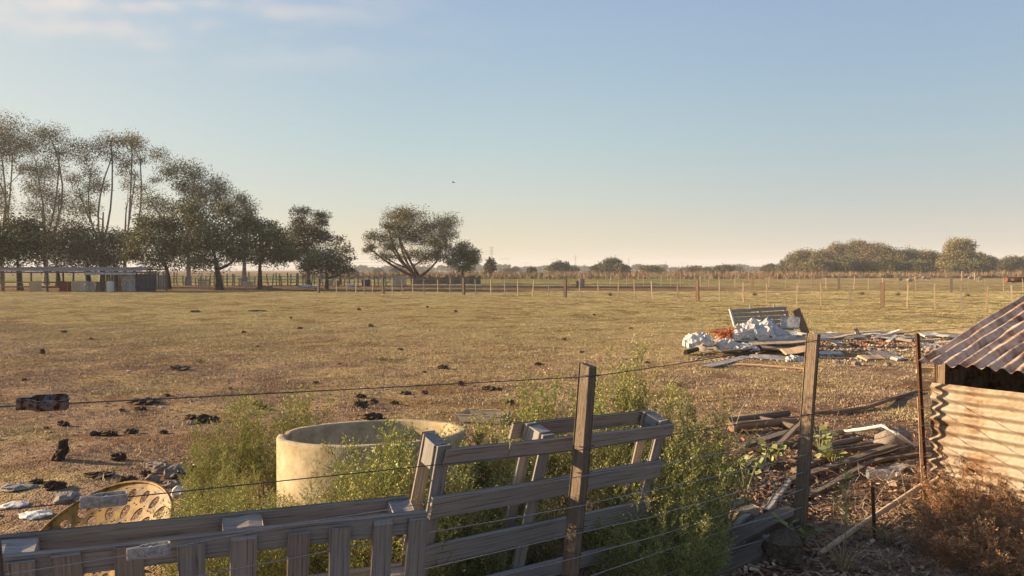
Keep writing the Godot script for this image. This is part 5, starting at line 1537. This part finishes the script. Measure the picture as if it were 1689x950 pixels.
func far_things() -> void:
	# the paddock's own far fence, from the yard on the left to behind the shed
	var c1 := func(px: float) -> Vector3:
		var py := 0.0
		if px < 632: py = lerpf(480.5, 484.5, (px - 400) / 232.0)
		elif px < 932: py = lerpf(484.5, 490.5, (px - 632) / 300.0)
		elif px < 1151: py = lerpf(490.5, 497, (px - 932) / 219.0)
		elif px < 1456: py = lerpf(497, 507, (px - 1151) / 305.0)
		else: py = lerpf(507, 518, (px - 1456) / 240.0)
		return gp(px, py)
	far_fence("long wire fence of thick dark posts and thin pale battens across the paddock", [526, 632, 765, 932, 1151, 1456, 1800], [555, 572, 587, 601, 614, 647, 664, 681, 700, 722, 742, 785, 810, 833, 854, 878, 905, 956, 987, 1019, 1047, 1076, 1117, 1186, 1226, 1265, 1314, 1354, 1401, 1496, 1542, 1586, 1626, 1670, 1720], c1, [0.3, 0.6, 0.85, 1.08], 1.2)
	var c2 := func(px: float) -> Vector3:
		return gp(px, lerpf(470.5, 483.5, (px - 1000) / 690.0))
	far_fence("second wire fence of pale battens behind the long paddock fence", [1241, 1383, 1569], [1006, 1033, 1061, 1090, 1106, 1122, 1138, 1155, 1169, 1186, 1212, 1268, 1295, 1318, 1338, 1362, 1408, 1432, 1456, 1481, 1510, 1538, 1597, 1625, 1655, 1687, 1715], c2, [0.4, 0.8, 1.1], 1.2)
	var c3 := func(px: float) -> Vector3:
		return gp(px, lerpf(462.0, 461.0, (px - 880) / 500.0))
	var b3 := []
	for i in 34:
		b3.append(890 + i * 15 + rng.randf_range(-4, 4))
	far_fence("farthest faint fence of thin posts before the tall dry grass", [1026, 1240], b3, c3, [0.6, 1.1], 1.25)
	for a in [[1587, 447, 463, "tall pale pole standing before the right grove, left of two"], [1608, 450, 462, "tall pale pole standing before the right grove, right of two"], [577, 396, 447, "dark pole behind the feathery pale tree"]]:
		var b := gp(a[0], a[2]) if a[0] > 600 else at(577, 447, 240) * Vector3(1, 0, 1)
		rod("far_pole", a[3], "pole", [b, at(a[0], a[1], -b.z)], 0.09 if a[0] > 600 else 0.13, M.grey_wood[0] if a[0] > 600 else M.dark_wood[0], 6)
	# crooked corral fence under the shade trees
	var cb := gp(450, 476)
	var t := thing("corral_fence", "crooked corral fence of uneven upright stakes beneath the shade trees", "fence", cb)
	for i in 58:
		var px := 262.0 + i * 6.6 + rng.randf_range(-2.5, 2.5)
		var p := gp(px, 472.0 + rng.randf_range(-0.6, 0.6))
		var h := rng.randf_range(0.9, 1.65)
		board(t, "stake", p - Vector3(0, 0.1, 0), p + Vector3(rng.randfn(0, 0.07), h, rng.randfn(0, 0.05)), 0.1, 0.1, Vector3(1, 0, 0.3), M.grey_wood if rng.randf() < 0.6 else M.dark_wood, 0.02)
	for h in [0.4, 0.8, 1.05]:
		for i in 5:
			board(t, "rail", gp(262 + i * 77, 472, h), gp(262 + (i + 1) * 77, 472, h + rng.randf_range(-0.06, 0.06)), 0.07, 0.04, Vector3.UP, M.grey_wood, 0.02)
	# gate like slatted panel, and yard clutter
	var gt := gp(336, 478)
	t = thing("slatted_gate", "small slatted gate between the two nearest dark tree trunks", "gate", gt)
	for i in 5:
		board(t, "slat", gt + Vector3(-0.48, 0.15 + i * 0.17, 0), gt + Vector3(0.48, 0.15 + i * 0.17, 0), 0.1, 0.03, Vector3.UP, M.grey_wood)
	for s in [-0.5, 0.0, 0.5]:
		board(t, "stile", gt + Vector3(s, 0.0, -0.035), gt + Vector3(s, 0.95, -0.035), 0.09, 0.03, Vector3(0, 0, 1), M.grey_wood)
	for a in [[409, 473, 14, 8, "sunlit yellowish box in the yard beyond the shade trees", M.pale_wood], [544, 472, 10, 9, "sunlit buff crate right of the low rounded dark tree's trunk", M.pale_wood], [556, 472, 7, 8, "narrow buff crate beside the larger sunlit crate", M.post_wood], [604, 472, 13, 10, "dark drum shaped bin in the yard left of the fence post", M.tarp], [960, 472, 8, 11, "pale block standing behind the thick fence post", M.stone], [953, 473, 5, 9, "smaller pale block left of the standing pale block", M.stone]]:
		var b := gp(a[0], a[1])
		var k := -b.z / F
		var bx := thing("yard_box", a[4], "box", b)
		var w: float = a[2] * k
		var h: float = a[3] * k
		board(bx, "body", b + Vector3(-w / 2, h / 2, 0), b + Vector3(w / 2, h / 2, 0), h, w * 0.7, Vector3.UP, a[5], 0.02)
		board(bx, "lid", b + Vector3(-w / 2 - 0.03, h + 0.03, 0), b + Vector3(w / 2 + 0.03, h + 0.03, 0), 0.05, w * 0.8, Vector3.UP, a[5], 0.01)
	var lo := [[494, 475, 508, 474, "pale trough lying in the yard under the trees"], [516, 476, 524, 475, "white object lying by the yard's trunks"], [573, 474, 584, 473, "white scrap lying in the yard near the fence"], [436, 477, 446, 476, "dark beam lying at the foot of the shade trees"]]
	for a in lo:
		plank("yard_board", a[4], "board", gp(a[0], a[1], 0.15), gp(a[2], a[3], 0.15), 0.25, 0.4, M.white_board if a[0] > 440 else M.dark_wood)
	# low brick-red lean-to and dark wall left of the lone tree
	var lt := gp(658, 470)
	t = thing("lean_to", "small sunlit plank lean to beside the lone broad tree", "lean-to", lt)
	for i in 6:
		var x := -0.75 + i * 0.3
		board(t, "wall_plank", lt + Vector3(x, 0.0, 0), lt + Vector3(x, 1.15, 0), 0.03, 0.28, Vector3(0, 0, 1), M.pale_wood)
	board(t, "brace", lt + Vector3(-1.5, 0.05, 0.1), lt + Vector3(-0.7, 1.0, 0.1), 0.1, 0.1, Vector3.UP, M.pale_wood)
	board(t, "roof_board", lt + Vector3(-0.9, 1.2, -0.5), lt + Vector3(1.0, 1.2, -0.5), 0.04, 1.1, Vector3.UP, M.dark_wood)
	var dw := thing("dark_hoarding", "long low dark hoarding running right from the lone tree's foot", "wall", gp(740, 468))
	for i in 24:
		var px := 680.0 + i * 4.8
		var p := gp(px, 468.5)
		board(dw, "panel", p - Vector3(0, 0.05, 0), p + Vector3(0, rng.randf_range(0.75, 1.15), 0), 0.03, 0.4, Vector3(0, 0, 1), M.dark_wood, 0.01)
	shelter()
	animals()
	pylons()

func shelter() -> void:
	var d := 66.0
	var g := func(px: float, h: float, dz := 0.0) -> Vector3:
		var p := at(px, 445, d)
		return Vector3(p.x, h, p.z - dz)
	var b: Vector3 = g.call(120.0, 0.0)
	var t := thing("open_shelter", "long low open animal shelter with a rusty tin roof at the left", "shelter", b)
	var k := d / F
	for i in 9:
		var x0 := -40.0 + i * 30.0
		var m := corrugated(g.call(x0, 1.7 + rng.randf_range(-0.02, 0.02)) - b, Vector3(31.5 * k, rng.randf_range(-0.04, 0.04), 0), Vector3(0, 0.33, -3.0), Vector3(0, 1, 0.1).normalized(), 0.13, 0.012, 0.03, i)
		part(t, "roof_sheet", m, M.tin)
	var beam0: Vector3 = g.call(-40.0, 1.6, 0.25)
	board(t, "beam", beam0, g.call(250.0, 1.6, 0.25), 0.12, 0.1, Vector3.UP, M.dark_wood)
	board(t, "beam", g.call(-40.0, 1.85, 2.6), g.call(250.0, 1.85, 2.6), 0.12, 0.1, Vector3.UP, M.dark_wood)
	for px in [-30, 3, 48, 75, 118, 140, 167, 196, 224, 252]:
		board(t, "post", g.call(px, -0.1, 0.25), g.call(px + rng.randf_range(-1, 1), 1.56, 0.25), 0.11, 0.1, Vector3(1, 0, 0), M.dark_wood, 0.012)
		board(t, "post", g.call(px, -0.1, 2.6), g.call(px, 1.8, 2.6), 0.11, 0.1, Vector3(1, 0, 0), M.dark_wood, 0.012)
	for h in [0.35, 0.75]:
		board(t, "rail", g.call(-30.0, h, 2.5), g.call(190.0, h, 2.5), 0.1, 0.04, Vector3.UP, M.grey_wood, 0.02)
		board(t, "rail", g.call(62.0, h, 0.3), g.call(98.0, h, 0.3), 0.09, 0.04, Vector3.UP, M.rust, 0.01)
	board(t, "awning", g.call(140.0, 1.5, -0.1), g.call(225.0, 1.47, -0.1), 0.22, 0.03, Vector3(0, 1, -0.5), M.old_sheet)
	for a in [[46, 67, 0.88, M.pale_wood], [96, 116, 0.85, M.rust], [117, 137, 0.88, M.pale_wood], [139, 155, 0.85, M.old_sheet], [156, 165, 0.8, M.dark_wood], [200, 222, 1.3, M.old_sheet], [223, 256, 1.42, M.tarp]]:
		var n := int((a[1] - a[0]) * k / 0.35) + 1
		for i in n:
			var x: float = lerpf(a[0], a[1], (i + 0.5) / n)
			board(t, "panel", g.call(x, 0.02, 0.12), g.call(x, a[2] + rng.randf_range(-0.03, 0.03), 0.12), 0.025, (a[1] - a[0]) * k / n - 0.01, Vector3(0, 0, 1), a[3], 0.006)
	# back cladding, patchy
	for i in 26:
		var px := 140.0 + i * 4.4
		board(t, "back_panel", g.call(px, 0.1, 2.75), g.call(px, rng.randf_range(1.3, 1.75), 2.75), 0.02, 0.19, Vector3(0, 0, 1), M.grey_wood, 0.01)
	var bc: Vector3 = g.call(187.0, 0.0, -0.5)
	var dr := thing("white_drum", "white plastic drum standing before the open shelter", "drum", bc)
	var m := MB.new()
	m.tube([Vector3(0, 0, 0), Vector3(0, 0.06, 0), Vector3(0, 0.8, 0), Vector3(0, 0.88, 0)], [0.26, 0.29, 0.29, 0.22], 16)
	part(dr, "body", m.mesh(), M.white_plastic)
	m = MB.new()
	m.tube([Vector3(0, 0.87, 0), Vector3(0, 0.92, 0)], [0.2, 0.19], 14)
	part(dr, "lid", m.mesh(), M.grey_plastic)

func animals() -> void:
	var src := thing("source", "x", "sheep", Vector3(0, -40, 0), "sheep grazing before the right grove")
	var body := blob_mesh(Vector3(0.46, 0.27, 0.23), 3, 0.18, 2.2, 10)
	part(src, "body", body, M.wool, Transform3D(Basis(), Vector3(0, 0.58, 0)))
	var hm := MB.new()
	hm.tube([Vector3(0.36, 0.66, 0), Vector3(0.5, 0.66, 0), Vector3(0.6, 0.58, 0), Vector3(0.68, 0.46, 0), Vector3(0.7, 0.42, 0)], [0.12, 0.1, 0.085, 0.055, 0.04], 8)
	hm.leaf(Vector3(0.56, 0.64, 0.05), Vector3(-0.02, 0.0, 0.13), Vector3(0.03, 0, 0))
	hm.leaf(Vector3(0.56, 0.64, -0.05), Vector3(-0.02, 0.0, -0.13), Vector3(0.03, 0, 0))
	part(src, "head", hm.mesh(), M.wool)
	for q in [[0.28, 0.11, 0.0], [0.28, -0.11, 0.0], [-0.3, 0.11, 1.0], [-0.3, -0.11, 1.0]]:
		var l := MB.new()
		var kx: float = -0.06 * q[2]
		l.tube([Vector3(q[0], 0.5, q[1]), Vector3(q[0] - kx, 0.34, q[1]), Vector3(q[0] + kx, 0.2, q[1]), Vector3(q[0], 0, q[1])], [0.085, 0.05, 0.032, 0.035], 7)
		part(src, "leg", l.mesh(), M.wool)
	var tl := MB.new()
	tl.tube([Vector3(-0.44, 0.64, 0), Vector3(-0.5, 0.54, 0), Vector3(-0.5, 0.42, 0)], [0.045, 0.04, 0.02], 6)
	part(src, "tail", tl.mesh(), M.wool)
	for a in [[1484, 466, 0.3, "sheep leftmost of the small flock before the right grove"], [1500, 468, 0.0, "sheep second from the left in the small flock, nearest"], [1511, 463, 3.0, "sheep in the middle of the flock, left of a close pair"], [1524, 463, 0.1, "sheep right of the close pair before the right grove"], [1531, 463, 2.9, "sheep grazing just behind the close pair"], [1600, 463, 0.2, "lone sheep farther right between the two pale poles"], [1616, 464, 3.1, "rightmost sheep of the flock near the rusty tank"]]:
		copy(src, "sheep", gp(a[0], a[1]), a[2], Vector3.ONE * 0.8, a[3])
	src.free()
	taken.erase("source")
	# rusty tank on trestles at the right edge
	var c := gp(1686, 467)
	var t := thing("rusty_tank", "long rusty cylindrical tank lying at the right edge of the field", "tank", c)
	var m := MB.new()
	m.tube([Vector3(-2.1, 0.5, 0), Vector3(-2.0, 0.5, 0), Vector3(2.0, 0.5, 0), Vector3(2.1, 0.5, 0)], [0.26, 0.36, 0.36, 0.26], 16)
	part(t, "shell", m.mesh(), M.rust)
	m = MB.new()
	for x in [-1.2, 1.2]:
		m.box(Vector3(x, 0.08, 0), Vector3(0.1, 0, 0), Vector3(0, 0.09, 0), Vector3(0, 0, 0.3))
	part(t, "cradle", m.mesh(), M.dark_wood[0])
	m = MB.new()
	m.box(Vector3(-1.55, 0.5, 0.33), Vector3(0.22, 0, 0), Vector3(0, 0.16, 0), Vector3(0, 0, 0.06))
	part(t, "white_patch", m.mesh(), M.white_plastic)
	# bird
	var bd := thing("bird", "tiny dark bird flying above the lone broad tree", "bird", at(748, 301, 62))
	m = MB.new()
	m.tube([Vector3(-0.09, 0, 0), Vector3(-0.05, 0, 0), Vector3(0.03, 0, 0), Vector3(0.08, 0.01, 0), Vector3(0.12, 0.0, 0)], [0.01, 0.028, 0.032, 0.018, 0.003], 7)
	part(bd, "body", m.mesh(), M.black)
	for s in [-1.0, 1.0]:
		m = MB.new()
		m.leaf(Vector3(0, 0.01, 0.02 * s), Vector3(-0.06, 0.09, 0.2 * s), Vector3(0.05, 0, 0))
		part(bd, "wing", m.mesh(), M.black)

func bar(m: MB, a: Vector3, b: Vector3, r: float) -> void:
	m.tube([a, b], [r, r], 4, false)

func pylons() -> void:
	var mast := MB.new()      # slim lattice mast, 1 m = 1 unit, 30 high
	for s in [[-1, -1], [-1, 1], [1, -1], [1, 1]]:
		bar(mast, Vector3(s[0] * 1.6, 0, s[1] * 1.6), Vector3(s[0] * 0.25, 30, s[1] * 0.25), 0.13)
	for i in 9:
		var y := i * 3.2
		var w0 := lerpf(1.6, 0.25, y / 30.0)
		var w1 := lerpf(1.6, 0.25, (y + 3.2) / 30.0)
		for s in [-1, 1]:
			bar(mast, Vector3(-w0, y, s * w0), Vector3(w1, y + 3.2, s * w1), 0.07)
			bar(mast, Vector3(w0, y, s * w0), Vector3(-w1, y + 3.2, s * w1), 0.07)
	var arms := MB.new()
	for y in [21.0, 24.5, 28.0]:
		bar(arms, Vector3(-3, y, 0), Vector3(3, y, 0), 0.14)
		bar(arms, Vector3(-3, y, 0), Vector3(0, y + 1.4, 0), 0.08)
		bar(arms, Vector3(3, y, 0), Vector3(0, y + 1.4, 0), 0.08)
	var vee := MB.new()       # broad tower that opens to a Y with a cross beam
	for s in [-1, 1]:
		for z in [-1, 1]:
			bar(vee, Vector3(s * 4, 0, z * 2.5), Vector3(s * 1.2, 16, z * 0.8), 0.22)
			bar(vee, Vector3(s * 1.2, 16, z * 0.8), Vector3(s * 9, 30, z * 0.5), 0.22)
			bar(vee, Vector3(s * 3.2, 5, z * 2.0), Vector3(-s * 2.2, 10, z * 1.5), 0.14)
			bar(vee, Vector3(s * 2.2, 10, z * 1.4), Vector3(-s * 1.2, 16, z * 0.8), 0.14)
	var beam := MB.new()
	for z in [-0.5, 0.5]:
		bar(beam, Vector3(-17, 30, 0), Vector3(17, 30, z), 0.25)
		bar(beam, Vector3(-12, 31.6, 0), Vector3(12, 31.6, z), 0.2)
	for i in 8:
		bar(beam, Vector3(-14 + i * 4, 30, 0), Vector3(-12 + i * 4, 31.6, 0), 0.12)
	var sp := [[811, 406, 1050, 0, "slim lattice mast right of the small round dark tree"], [949, 421, 1350, 0, "slim lattice mast above the dark bushes left of the middle"], [1037, 425, 1500, 0, "slim lattice mast right of the tallest horizon tree"], [1098, 430, 1700, 0, "slim lattice mast right of the dark dome bush"], [833, 426, 1900, 1, "wide topped pylon right of the slim mast, leftmost of its kind"], [867, 432, 2300, 1, "small wide topped pylon left of the wide dark bush"], [916, 427, 2000, 1, "wide topped pylon above the wide dark bush"], [1062, 435, 2600, 1, "faint wide topped pylon above the dark dome bush"], [1127, 432, 2200, 1, "wide topped pylon right of the middle horizon"], [1210, 434, 2500, 1, "rightmost faint wide topped pylon near the right grove"], [792, 425, 2100, 1, "wide topped pylon between the round tree and the slim mast"]]
	var tops := []
	for a in sp:
		var p := at(a[0], 445, a[2])
		p.y = 0
		var h := at(a[0], a[1], a[2]).y
		var t := thing("pylon", a[4], "pylon", p, "power pylons on the horizon")
		var s: float = h / (30.0 if a[3] == 0 else 32.0)
		t.scale = Vector3(s, s, s)
		part(t, "tower", mast.mesh() if a[3] == 0 else vee.mesh(), M.steel)
		part(t, "cross_arm", arms.mesh() if a[3] == 0 else beam.mesh(), M.steel)
	# power line wires crossing behind the yard trees towards the first mast
	for k in 3:
		var pts := []
		var rad := []
		for i in 13:
			var f := i / 12.0
			var px := lerpf(450, 811, f)
			var p := at(px, lerpf(424 + k * 6.0, 414 + k * 5.0, f), lerpf(700, 1050, f))
			p.y -= 5.0 * sin(PI * f)
			pts.append(p)
			rad.append(0.09)
		rod_path("power_line", ["topmost power line wire behind the lone broad tree", "middle power line wire behind the lone broad tree", "lowest power line wire behind the lone broad tree"][k], pts, rad)

func rod_path(called: String, label: String, pts: Array, rad: Array) -> void:
	var m := MB.new()
	var q := []
	for p in pts:
		q.append(p - pts[0])
	m.tube(q, rad, 4, false)
	solo(called, label, "power line", m.mesh(), M.steel, pts[0], "power line wires")

func _ready() -> void:
	rng.seed = 20240
	hill.seed = 4
	hill.frequency = 0.55
	hill.fractal_octaves = 3
	patch.seed = 11
	patch.frequency = 0.05
	patch.fractal_octaves = 4
	fine.seed = 17
	fine.frequency = 0.35
	fine.fractal_octaves = 4
	light()
	materials()
	ground()
	trees()
	shed()
	near_fence()
	far_things()
	pallets()
	ring()
	disc()
	heap()
	scrap()
	weeds()
	paddock_litter()
	grass()
